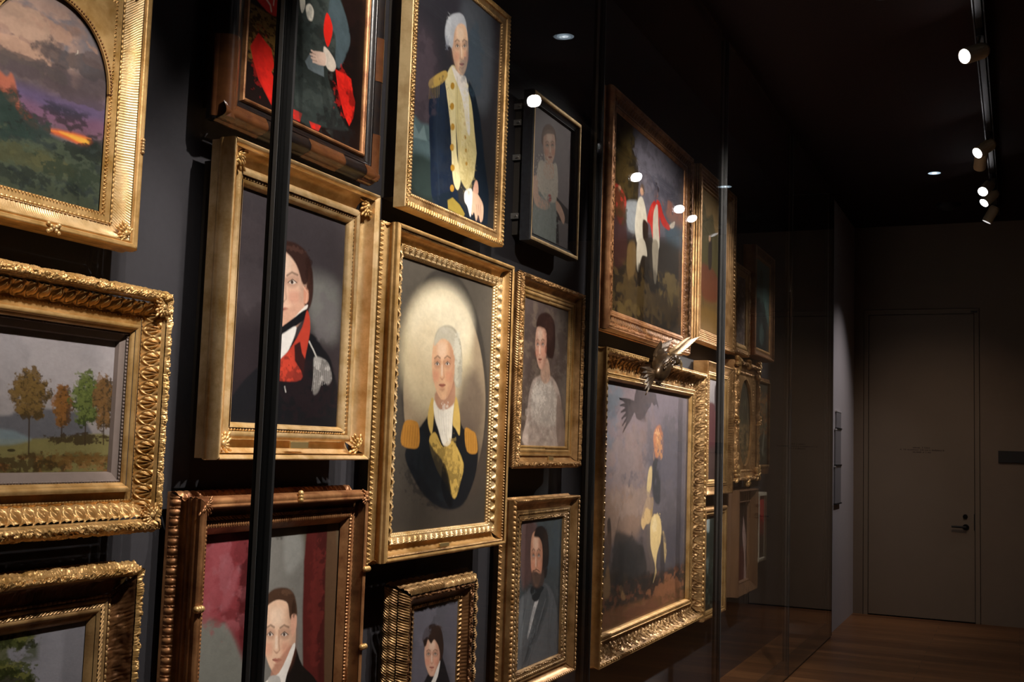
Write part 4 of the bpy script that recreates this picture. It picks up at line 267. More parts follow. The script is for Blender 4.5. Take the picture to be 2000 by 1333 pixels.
 'group': (181, 263, [('G','5a5660','241c14',.14,.9),('P','605c66',[(.2662,.0105),(1.2912,-.017),(1.2869,.4246),(.3439,.4852)],.0627,.8,0),('N','706c76',(.3106,-.2353,1.3124,.4852),.1,.05,.5),('P','2c2416',[(-.0226,-.0019),(.24,.004),(.3356,.1298),(.3975,.2532),(.3419,.4582),(.0162,.5238)],.0143,1.0,0),('N','4a3c20',(-.0198,-.0676,.3851,.5238),.04,.0,.7),('P','9a6a54',[(.8978,.2867),(1.2183,.2505),(1.2479,.3537),(1.009,.3842)],.0228,.7,0),('P','3e5664',[(.9039,.3748),(1.2837,.3782),(1.2595,.5229),(.9654,.5124)],.0285,.8,0),('P','241c12',[(-.0128,.6586),(1.2911,.4864),(1.2707,1.0158),(-.0246,1.0183)],.0399,.9,0),('N','4c3a20',(.0041,.7103,1.2696,1.1275),.05,.0,.7),('P','5a4a2c',[(.9244,.6678),(1.2276,.7135),(1.2359,.8354),(1.0149,.7735)],.0228,.6,0),('P','6a5230',[(.2355,.6407),(.3526,.6065),(.3786,.7249),(.2991,.8183),(.2286,.7753)],.0143,.8,0),('P','8a8e92',[(.1873,.4359),(.2938,.3918),(.4074,.3897),(.4328,.4954),(.3487,.5526),(.2288,.5481)],.0114,1.0,0),('L','6a6c6c',[(.2298,.5614),(.544,.5246),(.6643,.4966)],.0043,.0029,.8),('P','a03428',[(-.0019,.3847),(.0515,.3596),(.1671,.3868),(.1964,.4474),(.1142,.5568),(.0124,.4726)],.0086,.9,0),('P','1c1410',[(.1451,.3117),(.1437,.3194),(.1384,.3273),(.1299,.3345),(.119,.3404),(.1067,.3444),(.0943,.3461),(.083,.3453),(.0739,.3421),(.0678,.3369),(.0653,.3301),(.0667,.3225),(.0719,.3147),(.0802,.3075),(.091,.3015),(.1033,.2975),(.1157,.2957),(.1271,.2964),(.1364,.2996),(.1426,.3048)],.0057,1.0,0),('P','a87a60',[(.1084,.3679),(.1076,.3738),(.1046,.3796),(.0996,.3848),(.0932,.3888),(.0859,.3914),(.0785,.3921),(.0717,.391),(.0662,.3881),(.0624,.3838),(.0609,.3785),(.0616,.3726),(.0646,.3668),(.0695,.3616),(.076,.3576),(.0832,.355),(.0906,.3542),(.0975,.3553),(.1031,.3582),(.1068,.3625)],.0043,1.0,0),('P','3a201c',[(.0143,.4982),(.1748,.4919),(.2229,.6963),(.035,.7794)],.0171,.8,0),('P','c8c0ae',[(.3802,.3816),(.4395,.3384),(.4952,.3572),(.5567,.4432),(.5424,.5024),(.4941,.5952),(.4227,.6023),(.3775,.5883),(.3458,.5121)],.0057,1.0,0),('P','b8ae9c',[(.4036,.5836),(.5097,.5589),(.5706,.6381),(.4801,.6533),(.4157,.7519),(.3834,.6695)],.0057,1.0,0),('P','2c2018',[(.4842,.4575),(.5771,.4675),(.5646,.5546),(.4911,.5539)],.0057,1.0,0),('P','c09478',[(.4873,.2971),(.4862,.3052),(.4821,.3131),(.4754,.3202),(.4667,.3257),(.4568,.329),(.4469,.33),(.4377,.3284),(.4303,.3245),(.4253,.3186),(.4232,.3113),(.4242,.3034),(.4282,.2955),(.4348,.2884),(.4435,.2829),(.4533,.2795),(.4633,.2785),(.4725,.28),(.48,.2839),(.4851,.2898)],.0034,1.0,0),('P','5a4a40',[(.4182,.293),(.4432,.265),(.4895,.277),(.4931,.3268),(.463,.2885)],.0034,1.0,0),('P','c03028',[(.6071,.362),(.6799,.3094),(.7769,.2945),(.8615,.3535),(.967,.3863),(1.0094,.3902),(.9695,.4218),(.8456,.4157),(.7832,.3839),(.7923,.5136),(.6765,.5345),(.6141,.4604),(.5567,.4432)],.0051,1.0,0),('P','c8c0ae',[(.6665,.3928),(.7391,.32),(.7667,.431),(.7939,.5367),(.7573,.5779),(.6786,.5628)],.0043,1.0,0),('P','948a78',[(.6586,.552),(.7744,.5401),(.7497,.7467),(.7011,.7453)],.0057,1.0,0),('P','8a5c48',[(.7541,.2526),(.7528,.2619),(.7479,.2711),(.7397,.2794),(.7292,.2858),(.7174,.2897),(.7054,.2909),(.6944,.2891),(.6855,.2847),(.6795,.2779),(.677,.2695),(.6783,.2603),(.6831,.2512),(.6912,.243),(.7015,.2365),(.7133,.2325),(.7254,.2312),(.7364,.2329),(.7455,.2373),(.7516,.2441)],.0037,1.0,0),('P','241a16',[(.6754,.2468),(.7109,.1981),(.7622,.2274),(.7653,.2707),(.7335,.2397)],.0037,1.0,0),('P','d0c4b4',[(.9882,.3882),(1.0922,.3468),(1.0734,.387),(1.0103,.4021)],.0034,1.0,0),('P','1a140e',[(.4066,.7478),(.4485,.7138),(.4652,.9454),(.4125,.9519)],.0086,.8,0),('P','1a140e',[(.52,.7024),(.7771,.7195),(.7815,.921),(.5721,.9183)],.0171,.6,0),('B','4a3a1c',(.1114,.1865),(.1764,.1711),.05,.8,1.8),('B','5a4a26',(.1849,.0599),(.1151,.0856),.05,.8,1.8),('B','3a2e18',(.0906,.4562),(.111,.0856),.05,.8,1.8),('B','76727e',(.7835,.1049),(.3951,.1426),.05,.8,1.8),('B','54525e',(.8937,.2279),(.3457,.0856),.05,.8,1.8),('B','a06a58',(1.11,.2882),(.2156,.0399),.05,.8,1.8),('B','4a3a20',(.4603,.8773),(.4441,.0856),.05,.8,1.8),('B','3c2e1a',(.9387,.8725),(.347,.0685),.05,.8,1.8),('B','6a5832',(1.0338,.7409),(.2097,.0856),.05,.8,1.8),('B','5c4a28',(.2523,.9848),(.1988,.057),.05,.8,1.8),('B','2c241c',(1.2414,.5879),(.1558,.0856),.05,.8,1.8)]),
 'rider': (228, 331, [('G','706870','4c4038',.1,1),('N','80747a',(.0123,-.0728,1.5826,.7184),.1,.0,.5),('N','8a7068',(.0217,.1206,.7476,.824),.12,.1,.5),('P','6c7480',[(.0582,.0184),(.2907,.0093),(.2238,.219),(.0559,.4024)],.0453,.6,0),('P','8a7060',[(.0159,.5787),(.4587,.5646),(.6467,.7076),(.5643,.8127),(.0309,.78)],.0453,.8,0),('P','54525a',[(.8024,.2597),(1.5439,.1493),(1.604,1.0334),(1.0564,1.0467),(.8775,.6322)],.0509,.6,0),('P','2e2c2c',[(.2257,.7919),(.3466,.7731),(.5653,.8264),(.7536,.9081),(.7865,1.1061),(.587,1.1263),(.2467,1.0768)],.0198,.85,0),('P','332a22',[(.0516,.9564),(.7636,1.0482),(1.604,1.0334),(1.619,1.2534),(.0664,1.2565)],.0283,.8,0),('P','6e4c30',[(.0665,1.1572),(.5017,1.1571),(.9635,1.1527),(1.1625,1.0857),(1.4976,1.1786),(1.5957,1.257),(.0668,1.2615)],.017,.85,0),('N','7a4c38',(.0572,1.0318,1.5748,1.4648),.03,.05,.6),('N','8a5c40',(1.0575,1.0613,1.5589,1.2313),.03,-.05,.7),('P','c07850',[(.8628,.2873),(.8978,.2229),(.9971,.2027),(1.0647,.284),(1.0502,.373),(.93,.3967)],.0113,.75,0),('L','d09a70',[(.8669,.3449),(.8808,.4025)],.0057,.0034,.7),('L','8a6a5a',[(1.0377,.1956),(1.0688,.3433)],.0028,.0028,.5),('P','3c3c40',[(.8622,.4169),(.9904,.3966),(1.0194,.5199),(1.0083,.6511),(.8853,.6038)],.0085,1.0,0),('P','c8b080',[(.7793,.4734),(.815,.4367),(.8545,.4455),(.8421,.5455),(.7894,.6152),(.7578,.572)],.0057,1.0,0),('P','c8a878',[(.6671,.7362),(.7168,.6549),(.7884,.601),(.8687,.6462),(.8369,.7445),(.7614,.7548),(.7071,.7798)],.0057,1.0,0),('P','a88a5c',[(.8288,.6306),(.8863,.6182),(.8563,.7455)],.0057,1.0,0),('P','dcc088',[(.843,.8299),(.8466,.745),(.9123,.7081),(1.0029,.7178),(1.0585,.7847),(1.0533,.8574),(.9873,.9253),(.9623,.9953),(.9754,1.0394),(.909,1.0761),(.9534,1.0088),(.8675,.9023)],.0057,1.0,0),('P','c8ac78',[(1.0808,.8093),(1.1459,.8485),(1.1733,.939),(1.1353,.9951),(1.1082,.9049)],.0071,.8,0),('P','2a2626',[(1.0441,.8714),(1.0812,.8152),(1.1332,.9655),(1.1226,1.1112),(1.0585,1.0759)],.0085,.6,0),('P','2c2420',[(.7188,1.0716),(.9554,1.0376),(.9835,1.1549),(.7716,1.1602)],.017,.8,0),('P','3a2e28',[(.1094,.7087),(.1554,.6982),(.1797,.8147),(.1326,.8116)],.0057,1.0,0),('P','5a4438',[(.0708,.8076),(.1601,.7623),(.1816,.8404),(.1264,.9379)],.0071,.8,0),('P','8a6a48',[(.0705,1.0082),(.1411,.9265),(.1829,1.07),(.0914,1.0853)],.0113,.7,0),('L','3a2e2a',[(.2276,.8179),(.2848,.7173),(.3443,.6279)],.0028,.0023,.8),('P','8a6a48',[(.3263,1.0592),(.3669,1.0503),(.4309,1.1227),(.3634,1.1153)],.0057,.8,0),('B','6a7078',(.17,.0377),(.2401,.1132),.07,.75,1.5),('B','7c6c70',(.5148,.1281),(.4459,.1698),.07,.75,1.5),('B','746a74',(1.0939,.1042),(.4212,.1132),.07,.75,1.5),('B','80706e',(.3614,.4024),(.3384,.1698),.07,.75,1.5),('B','5c5862',(1.2214,.4025),(.3253,.1981),.07,.75,1.5),('B','8e7a70',(.5505,.6214),(.3572,.0849),.07,.75,1.5),('B','2c2a2a',(.4429,.9385),(.3095,.1132),.07,.75,1.5),('B','8a5a3e',(1.1666,1.1449),(.3597,.0396),.07,.75,1.5),('B','74503a',(.4197,1.2004),(.426,.0396),.07,.75,1.5),('B','6a4432',(.7756,1.2161),(.3786,.034),.07,.75,1.5),('B','4c4850',(1.3651,.8924),(.2686,.1415),.07,.75,1.5),('B','2a2624',(.5821,1.0582),(.3583,.0453),.07,.75,1.5),('B','dcc088',(.947,.7787),(.0897,.0679),.02,.6,2),('B','e8d4a8',(.9261,.7633),(.0496,.0453),.02,.7,2),('B','c89060',(.9741,.3089),(.0709,.0736),.03,.7,2.5),('B','e0b080',(.9401,.2568),(.0402,.034),.02,.7,2.5),('L','b09468',[(.9294,.9497),(.9654,1.0385),(.9194,1.0856)],.0085,.0042,.9)]),
 'brown': (58, 198, [('G','9a7c4a','5c4424',.1,1),('P','4a4420',[(.005,.3449),(.0475,.2026),(.1776,.1598),(.2846,.1211),(.3465,.2136),(.4329,.2326),(.5524,.282),(.566,.4938),(.0203,.5759)],.0138,.9,0),('P','5a5028',[(-.0104,.1135),(.0668,.0973),(.1257,.1872),(.0262,.274)],.0104,.8,0),('P','6a3420',[(.016,.5099),(.1451,.4826),(.3505,.4915),(.4982,.5746),(.4338,.6886),(.0547,.7042)],.0173,.85,0),('P','2a1c14',[(.1898,.3458),(.2684,.2974),(.2796,.4681),(.1997,.4978)],.0069,1.0,0),('P','c8a080',[(.2404,.2887),(.2395,.2953),(.236,.3017),(.2303,.3072),(.223,.3115),(.2148,.314),(.2064,.3145),(.1988,.3129),(.1925,.3095),(.1884,.3045),(.1867,.2985),(.1876,.292),(.191,.2856),(.1966,.2801),(.2039,.2758),(.2121,.2733),(.2205,.2727),(.2282,.2742),(.2344,.2777),(.2387,.2827)],.0035,1.0,0),('L','2a1a12',[(.0525,.6712),(.0848,.767),(.1676,.8241)],.0069,.0035,.8),('P','80602e',[(.008,.7766),(.584,.7756),(.6088,.9324),(.0178,.9242)],.0276,.7,0)]),
 'pale': (40, 98, [('G','a08c84','8a7a70',.25,.5),('N','c0aca0',(.0018,-.0249,.3381,.5443),.06,.0,.7),('N','6a5c60',(.0018,-.0249,.3381,.5443),.04,.12,.7)]),
 'teal': (40, 126, [('G','6a8c88','385450',.05,1),('P','2c3030',[(-.0195,.3475),(.2481,.3047),(.3955,.4193),(.505,.533),(.5146,.7003),(-.0331,.748)],.0165,1.0,0),('P','4c5c58',[(.1437,.53),(.2389,.4868),(.3047,.5951),(.2295,.6639),(.1292,.6126)],.0082,.8,0),('P','4a5c54',[(.12,.1256),(.1744,.0558),(.2366,.1081),(.2474,.2924),(.1318,.328)],.0062,.9,0)]),
 'small': (40, 143, [('G','908a8c','2c2220',.05,1),('P','4c2428',[(.004,.1967),(.1653,.1559),(.266,.1859),(.4415,.1964),(.4274,.6703),(-.0053,.6631)],.0103,.95,0),('P','3c3430',[(.0215,.4639),(.4288,.4605),(.4274,.6703),(-.0053,.6631)],.0274,.7,0),('P','342a2c',[(.1726,.0527),(.2276,.0322),(.266,.1859),(.1814,.1894)],.0069,1.0,0)]),
 'rococo': (40, 133, [('G','5c584a','4a4234',.3,.5),('N','8a7a58',(-.0095,.1493,.4987,.6716),.06,.0,.6),('N','a88a60',(.0019,.343,.4987,.6716),.03,.15,.6),('N','3c4640',(-.0198,-.0254,.4789,.3567),.06,.1,.5)]),
 'dim': (40, 120, [('G','3c3c34','34342c',.3,.5),('N','a06a3a',(.1462,.0774,.5276,.4204),.03,.12,.7),('N','5c6454',(.0716,.1194,.5407,.6432),.05,.0,.6),('P','8a8a7a',[(.2506,.5409),(.303,.4176),(.3431,.4168),(.2926,.5814)],.0061,.8,0)]),
 'green': (44, 135, [('G','46504c','28302c',.2,.7),('P','a8b4b4',[(.0667,.006),(.1342,.0158),(.1264,.1018),(.0452,.0807)],.0067,1.0,0),('P','8a9a98',[(.0582,.2784),(.1238,.2671),(.1282,.3335),(.0902,.3631)],.0067,.8,0),('N','5c6a60',(.0154,.2261,.5113,.6419),.04,.0,.6)]),
 'wood': (40, 113, [('G','2c201c','38241e',.12,1),('P','c8a8a0',[(.3006,.1023),(.3767,.2193),(.3987,.2962),(.3882,.4088),(.4149,.5618),(.3301,.5837),(.3362,.4047),(.2757,.2508),(.2858,.1391)],.0056,.85,0),('P','5a2824',[(.1649,.3546),(.3145,.3282),(.3294,.5724),(.1616,.5673)],.0111,.8,0),('P','100c0c',[(.5424,.036),(.5401,.0419),(.5327,.047),(.5211,.0508),(.5062,.053),(.4897,.0533),(.4731,.0517),(.4581,.0484),(.446,.0437),(.4382,.0381),(.4352,.032),(.4375,.0262),(.4447,.0212),(.4562,.0173),(.4709,.0151),(.4873,.0148),(.504,.0163),(.5192,.0196),(.5314,.0243),(.5394,.0299)],.0037,1.0,0),('P','0c0808',[(.5836,.1189),(.5804,.126),(.5705,.132),(.5548,.1364),(.5348,.1387),(.5127,.1388),(.4905,.1366),(.4704,.1324),(.4544,.1265),(.444,.1197),(.4401,.1124),(.4431,.1055),(.4528,.0995),(.4682,.0951),(.4878,.0927),(.5099,.0925),(.5322,.0946),(.5525,.0988),(.5689,.1046),(.5796,.1116)],.0037,1.0,0)]),
 'crimson': (40, 90, [('G','9a2c28','3c2c24',.15,.8),('P','c0403c',[(.087,.0223),(.3072,.0291),(.2976,.2144),(.1347,.1659)],.0121,.8,0),('P','2e2620',[(.0658,.3236),(.3047,.3383),(.2939,.5016),(.0563,.4911)],.0202,.8,0),('L','e08a80',[(.1871,.0458),(.1743,.1677)],.004,.004,.6)]),
}
RECT = {'soldier': ((2.242, 2.955, 1.537, 2.354)
 ,(2.335, 2.843, 1.633, 2.249)
 ,1.8, 0.05)
 ,'oval': ((3.06, 3.963, 1.217, 2.292)
 ,(3.16, 3.872, 1.302, 2.201)
 ,1.79, 0.05)
 ,'officer': ((3.127, 3.895, 2.358, 3.28)
 ,(3.178, 3.83, 2.414, 3.226)
 ,1.81, 0.015)
 ,'girl': ((4.2, 4.753, 2.443, 3.084)
 ,(4.232, 4.725, 2.49, 3.04)
 ,1.83, 0.035)
 ,'woman': ((4.098, 4.822, 1.509, 2.294)
 ,(4.2, 4.703, 1.596, 2.206)
 ,1.82, 0.03)
 ,'beard': ((4.108, 4.836, 0.597, 1.377)
 ,(4.235, 4.695, 0.69, 1.283)
 ,1.82, 0.03)
 ,'curtain': ((2.196, 2.968, 0.4, 1.443)
 ,(2.275, 2.9, 0.5, 1.348)
 ,1.8, 0.06)
 ,'boy': ((3.24, 3.789, 0.4, 1.115)
 ,(3.365, 3.693, 0.5, 1.036)
 ,1.82, 0.03)
 ,'red': ((2.222, 2.982, 2.4, 3.5)
 ,(2.33, 2.901, 2.486, 3.41)
 ,1.82, 0.03)
 ,'meadow': ((1.17, 2.053, 1.379, 1.922)
 ,(1.3, 1.945, 1.509, 1.802)
 ,1.8, 0.066)
 ,'arch': ((1.43, 1.949, 2.01, 2.65)
 ,(1.523, 1.856, 2.083, 2.557)
 ,1.82, 0.035)
 ,'stream': ((1.1, 2.008, 0.55, 1.296)
 ,(1.21, 1.904, 0.66, 1.185)
 ,1.8, 0.06)
 ,'group': ((5.092, 6.595, 2.169, 3.376)
 ,(5.225, 6.49, 2.277, 3.28)
 ,1.8, 0.03)
 ,'rider': ((5.1, 7.03, 0.556, 2.082)
 ,(5.28, 6.874, 0.686, 1.935)
 ,1.8, 0.08)
 ,'brown': ((6.858, 7.865, 2.285, 3.415)
 ,(7.0, 7.595, 2.376, 3.29)
 ,1.82, 0.03)
 ,'pale': ((7.993, 8.47, 2.308, 2.967)
 ,(8.08, 8.385, 2.394, 2.895)
 ,1.85, 0.02)
 ,'teal': ((8.524, 9.26, 2.335, 3.19)
 ,(8.685, 9.178, 2.412, 3.108)
 ,1.82, 0.03)
 ,'small': ((7.124, 7.864, 1.308, 2.18)
 ,(7.243, 7.663, 1.409, 2.064)
 ,1.82, 0.03)
 ,'rococo': ((7.906, 8.654, 1.39, 2.25)
 ,(8.06, 8.52, 1.477, 2.147)
 ,1.82, 0.03)
 ,'dim': ((8.74, 9.253, 1.425, 2.19)
 ,(8.785, 9.235, 1.5, 2.155)
 ,1.85, 0.015)
 ,'green': ((7.105, 7.705, 0.515, 1.228)
 ,(7.2, 7.65, 0.565, 1.168)
 ,1.82, 0.03)
 ,'wood': ((7.985, 8.63, 0.572, 1.323)
 ,(8.08, 8.5, 0.66, 1.22)
 ,1.8, 0.06)
 ,'crimson': ((8.94, 9.248, 0.733, 1.278)
 ,(8.965, 9.22, 0.762, 1.25)
 ,1.86, 0.02)}

# ------------------------------------------------------------------ room
def structure(name, mb, m, **k):
    o = mb.build(name, m, **k); o['kind'] = 'structure'; return o
X0R, YR = -3.0, -3.6
structure('floor', MB().box(X0R, ENDX, YR, 1.99, -.1, 0), M['floor'])
structure('ceiling', MB().box(X0R, ENDX, YR, 1.99, CEIL, CEIL+.1), M['ceil'])
structure('wall_left', MB().box(10.335, ENDX, 1.545, 1.99, 0, CEIL), M['grey_wall'])
structure('wall_end', MB().box(ENDX, ENDX+.12, YR, .341, 0, CEIL).box(ENDX, ENDX+.12, 1.449, 1.99, 0, CEIL).box(ENDX, ENDX+.12, .341, 1.449, 3.104, CEIL), M['end_wall'])
structure('wall_right', MB().box(X0R, ENDX+.12, YR-.12, YR, 0, CEIL), M['dark_wall'])
structure('wall_rear', MB().box(X0R-.12, X0R, YR-.12, 1.99, 0, CEIL), M['dark_wall'])
structure('wall_back', MB().box(X0R, .0, 1.50, 1.99, 0, CEIL), M['dark_wall'])
# door with frame, lever and lettering in the end wall
dr = empty('door_1', (ENDX, .895, 0)); dr['kind'] = 'structure'
MB().box(ENDX-.004, ENDX+.08, 1.401, 1.443, 0, 3.098).box(ENDX-.004, ENDX+.08, .347, .389, 0, 3.098).box(ENDX-.004, ENDX+.08, .389, 1.401, 3.05, 3.098).build('door_frame', M['door'], dr)
MB().box(ENDX+.06, ENDX+.1, .341, 1.449, 0, 3.104).build('door_gap', M['gap'], dr)
MB().box(ENDX+.0, ENDX+.05, .395, 1.395, .012, 3.043).build('door_leaf', M['door'], dr)
h = MB().tube((ENDX+.002, .475, .927), (ENDX-.012, .475, .927), .030, n=28).tube((ENDX-.012, .475, .927), (ENDX-.055, .475, .927), .011)
h.tube((ENDX-.05, .470, .927), (ENDX-.05, .605, .930), .0115, .010).build('door_handle', M['lever'], dr, smooth=False)
MB().tube((ENDX+.002, .480, 1.031), (ENDX-.018, .480, 1.031), .023, .021, n=24).build('door_lock', M['lever'], dr)
MB().box(ENDX-.012, ENDX+.01, .392, .400, .90, 1.06).build('latch_plate', M['lever'], dr)
MB().box(ENDX-.012, ENDX+.0, .36, .42, 3.055, 3.072).build('door_closer', M['alu'], dr)
lt = MB(); rr = random.Random(4)
for (ya, yb, z) in ((.967, .812, 1.690), (1.092, .680, 1.667), (.967, .80, 1.644)):   # three lines of print too small to read
    y = ya
    while y > yb:
        w = rr.uniform(.008, .016); hgt = rr.choice((.010, .010, .015))
        if rr.random() > .16:
            lt.box(ENDX-.001, ENDX+.002, y-w*.3, y, z, z+hgt); lt.box(ENDX-.001, ENDX+.002, y-w*.8, y, z, z+.003)
            if rr.random() > .4: lt.box(ENDX-.001, ENDX+.002, y-w*.8, y-w*.55, z, z+.010)
        y -= w
lt.build('lettering', M['letter'], dr)

# ------------------------------------------------------------------ display case
structure('wall_case', MB().box(0, 10.333, WALL, WALL+.05, 0, CEIL-.02), M['back'])
structure('trim_1', MB().box(10.27, 10.334, GLASS+.06, WALL, .13, CEIL-.02), M['black'])
structure('trim_2', MB().box(0, .02, GLASS+.06, WALL, .13, CEIL-.02), M['black'])
case = empty('display_case', (5.1, GLASS, 0))
tag(case, 'long dark glass front of the display case holding the gilt-framed paintings', 'display case')
MB().box(0, 10.334, GLASS+.012, GLASS+.055, 0, .12).build('plinth', M['black'], case)
MX = [2.063, 4.134, 6.222, 8.270, 10.300]
prev = .02
for x in MX:
    MB().box(prev, x-.004, GLASS, GLASS+.010, .02, CEIL-.02).build('glass_pane', M['glass'], case)
    mu = MB().box(x-.024, x+.024, GLASS+.012, GLASS+.040, .12, CEIL-.02, .002).build('mullion', M['mullion'], case)
    MB().box(x-.0265, x-.024, GLASS+.016, GLASS+.026, .12, CEIL-.02).build('metal_strip', M['alu'], case)
    MB().box(x-.0038, x+.0038, GLASS-.001, GLASS+.012, .02, CEIL-.02).build('glass_joint', M['black'], case)
    prev = x+.004

# ------------------------------------------------------------------ oil paint rasteriser
def vnoise(x, y, seed=0):
    xi = np.floor(x).astype(int); yi = np.floor(y).astype(int); fx = x-xi; fy = y-yi
    fx = fx*fx*(3-2*fx); fy = fy*fy*(3-2*fy)
    def hsh(a, b_):
        h_ = np.sin(a*127.1 + b_*311.7 + seed*74.7)*43758.5453
        return h_ - np.floor(h_)
    return (hsh(xi, yi)*(1-fx)+hsh(xi+1, yi)*fx)*(1-fy)+(hsh(xi, yi+1)*(1-fx)+hsh(xi+1, yi+1)*fx)*fy
def fbm(x, y, seed=0, o=4):
    s = 0; a = .5
    for i in range(o): s = s + a*(vnoise(x, y, seed+i)-.5); x = x*2.03+3.1; y = y*2.03+1.7; a *= .55
    return s
def spline(pts, k=5):
    p = np.array(pts, float); n = len(p); o = []
    for i in range(n):
        a, b_, c, d = p[i-1], p[i], p[(i+1) % n], p[(i+2) % n]
        for j in range(k):
            t = j/k
            o.append(.5*((2*b_)+(-a+c)*t+(2*a-5*b_+4*c-d)*t*t+(-a+3*b_-3*c+d)*t**3))
    return np.array(o)
def poly_sd(px, py, P_):
    d = np.full(px.shape, 1e9); ins = np.zeros(px.shape, bool)
    n = len(P_)
    for i in range(n):
        ax, ay = P_[i-1]; bx, by = P_[i]
        ex, ey = bx-ax, by-ay; L2 = ex*ex+ey*ey+1e-12
        t = np.clip(((px-ax)*ex+(py-ay)*ey)/L2, 0, 1)
        d = np.minimum(d, (px-ax-t*ex)**2+(py-ay-t*ey)**2)
        if ay != by:
            c = ((ay > py) != (by > py)) & (px < (bx-ax)*(py-ay)/(by-ay)+ax); ins ^= c
    d = np.sqrt(d); return np.where(ins, -d, d)
def paint(key, W, H):
    nx, ny, ops = PAINT[key]
    gx, gy = np.meshgrid(np.linspace(0, W, nx+1), np.linspace(0, H, ny+1))
    seed = sum(map(ord, key)) % 50
    im = np.zeros(gx.shape+(3,))
    wx = fbm(gx*30, gy*30, 9+seed, 3)*.004; wy = fbm(gx*30, gy*30, 19+seed, 3)*.004
    for op in ops:
        k = op[0]
        if k == 'G':
            t = (gy/H)[..., None]; im[:] = lin(op[1])*(1-t)+lin(op[2])*t; gn, gs = op[3], op[4]
        elif k == 'N':
            x0, y0, x1, y1 = op[2]; s = op[3]
            v = fbm(gx/s*.8, gy/s*1.5, seed+int(s*999) % 31, 5)*2.2 + op[4]
            e = np.minimum(np.minimum(gx-x0, x1-gx), np.minimum(gy-y0, y1-gy))
            a = np.clip(v*4, 0, 1)*np.clip(e/(s*.5)+.3, 0, 1)*op[5]
            im = im*(1-a[..., None])+lin(op[1])*a[..., None]
        elif k == 'B':     # ragged dab of paint: foliage, cloud, hair
            (cx, cy), (rx, ry), s, al, rg = op[2:]
            d2 = ((gx-cx)/rx)**2+((gy-cy)/ry)**2
            v = 1-d2+fbm(gx/s, gy/s*1.3, seed+int(cx*997) % 41, 5)*2.2*rg
            a = (np.clip(v*2.2, 0, 1)*(d2 < 2.6)*al)[..., None]; im = im*(1-a)+lin(op[1])*a
        else:
            if k == 'P':
                pts = np.array(op[2]) if op[5] else spline(op[2], 4 if len(op[2]) < 16 else 2); soft = max(op[3], W/nx*.7); al = op[4]; pad = soft*2
            else:
                pts = np.array(op[2]); soft = max(op[4], W/nx*.6); al = op[5]; pad = op[3]+soft*2
            lo = pts.min(0)-pad; hi = pts.max(0)+pad
            i0 = max(0, int(lo[0]/W*nx)); i1 = min(nx+1, int(hi[0]/W*nx)+2); j0 = max(0, int(lo[1]/H*ny)); j1 = min(ny+1, int(hi[1]/H*ny)+2)
            if i1 <= i0 or j1 <= j0: continue
            x = gx[j0:j1, i0:i1]+wx[j0:j1, i0:i1]*min(1, soft/.002)*.6; y = gy[j0:j1, i0:i1]+wy[j0:j1, i0:i1]*min(1, soft/.002)*.6
            if k == 'P': d = poly_sd(x, y, pts)
            else:
                d = np.full(x.shape, 1e9)
                for a_, b_ in zip(pts[:-1], pts[1:]):
                    e = b_-a_; t = np.clip(((x-a_[0])*e[0]+(y-a_[1])*e[1])/(e@e+1e-12), 0, 1)
                    d = np.minimum(d, np.hypot(x-a_[0]-t*e[0], y-a_[1]-t*e[1]))
                d = d-max(op[3], W/nx)*.5
            t = np.clip(.5-d/soft*.5, 0, 1); t = (t*t*(3-2*t)*al)[..., None]
            im[j0:j1, i0:i1] = im[j0:j1, i0:i1]*(1-t)+lin(op[1])*t
    n1 = fbm(gx*38*gs, gy*52*gs, seed, 5); n2 = fbm(gx*160, gy*230, seed+5, 2)
    im = im*(1+gn*3.0*n1[..., None]+.16*n2[..., None])
    return np.clip(im, 0, 1), nx, ny
def canvas(key, parent, gain=1.0):
    O, C, yf, rc = RECT[key]; W = C[1]-C[0]; H = C[3]-C[2]; yc = yf+rc
    im, nx, ny = paint(key, W, H)
    xs = np.linspace(C[0], C[1], nx+1); zs = np.linspace(C[3], C[2], ny+1)
    X, Z = np.meshgrid(xs, zs); v = np.stack([X, np.full(X.shape, yc), Z], -1).reshape(-1, 3)
    nv = len(v); a = np.arange(nv).reshape(ny+1, nx+1)
    q = np.stack([a[:-1, :-1], a[1:, :-1], a[1:, 1:], a[:-1, 1:]], -1).reshape(-1, 4)
    edge = [(C[0], yc+.004, C[3]), (C[0], yc+.004, C[2]), (C[1], yc+.004, C[2]), (C[1], yc+.004, C[3])]
    me = grid_mesh('canvas', np.concatenate([v, edge]), np.concatenate([q, [[nv+3, nv+2, nv+1, nv]]]), parent.location, False)
    at = me.color_attributes.new('paint', 'FLOAT_COLOR', 'POINT')
    col = np.ones((nv+4, 4)); col[:nv, :3] = im.reshape(-1, 3)*gain; col[nv:, :3] = .05
    at.data.foreach_set('color', col.ravel()); me.materials.append(M['paint'])
    o = bpy.data.objects.new('canvas', me); COL.objects.link(o); o.parent = parent
    return o
def grid_mesh(name, v, q, origin, smooth=True):
    me = bpy.data.meshes.new(name); v = np.asarray(v, float)-np.array(origin)
    me.vertices.add(len(v)); me.vertices.foreach_set('co', v.ravel())
    me.loops.add(len(q)*4); me.loops.foreach_set('vertex_index', q.astype(np.int32).ravel())
    me.polygons.add(len(q)); me.polygons.foreach_set('loop_start', np.arange(0, len(q)*4, 4, dtype=np.int32))
    me.polygons.foreach_set('use_smooth', np.full(len(q), smooth)); me.update(calc_edges=True)
    return me

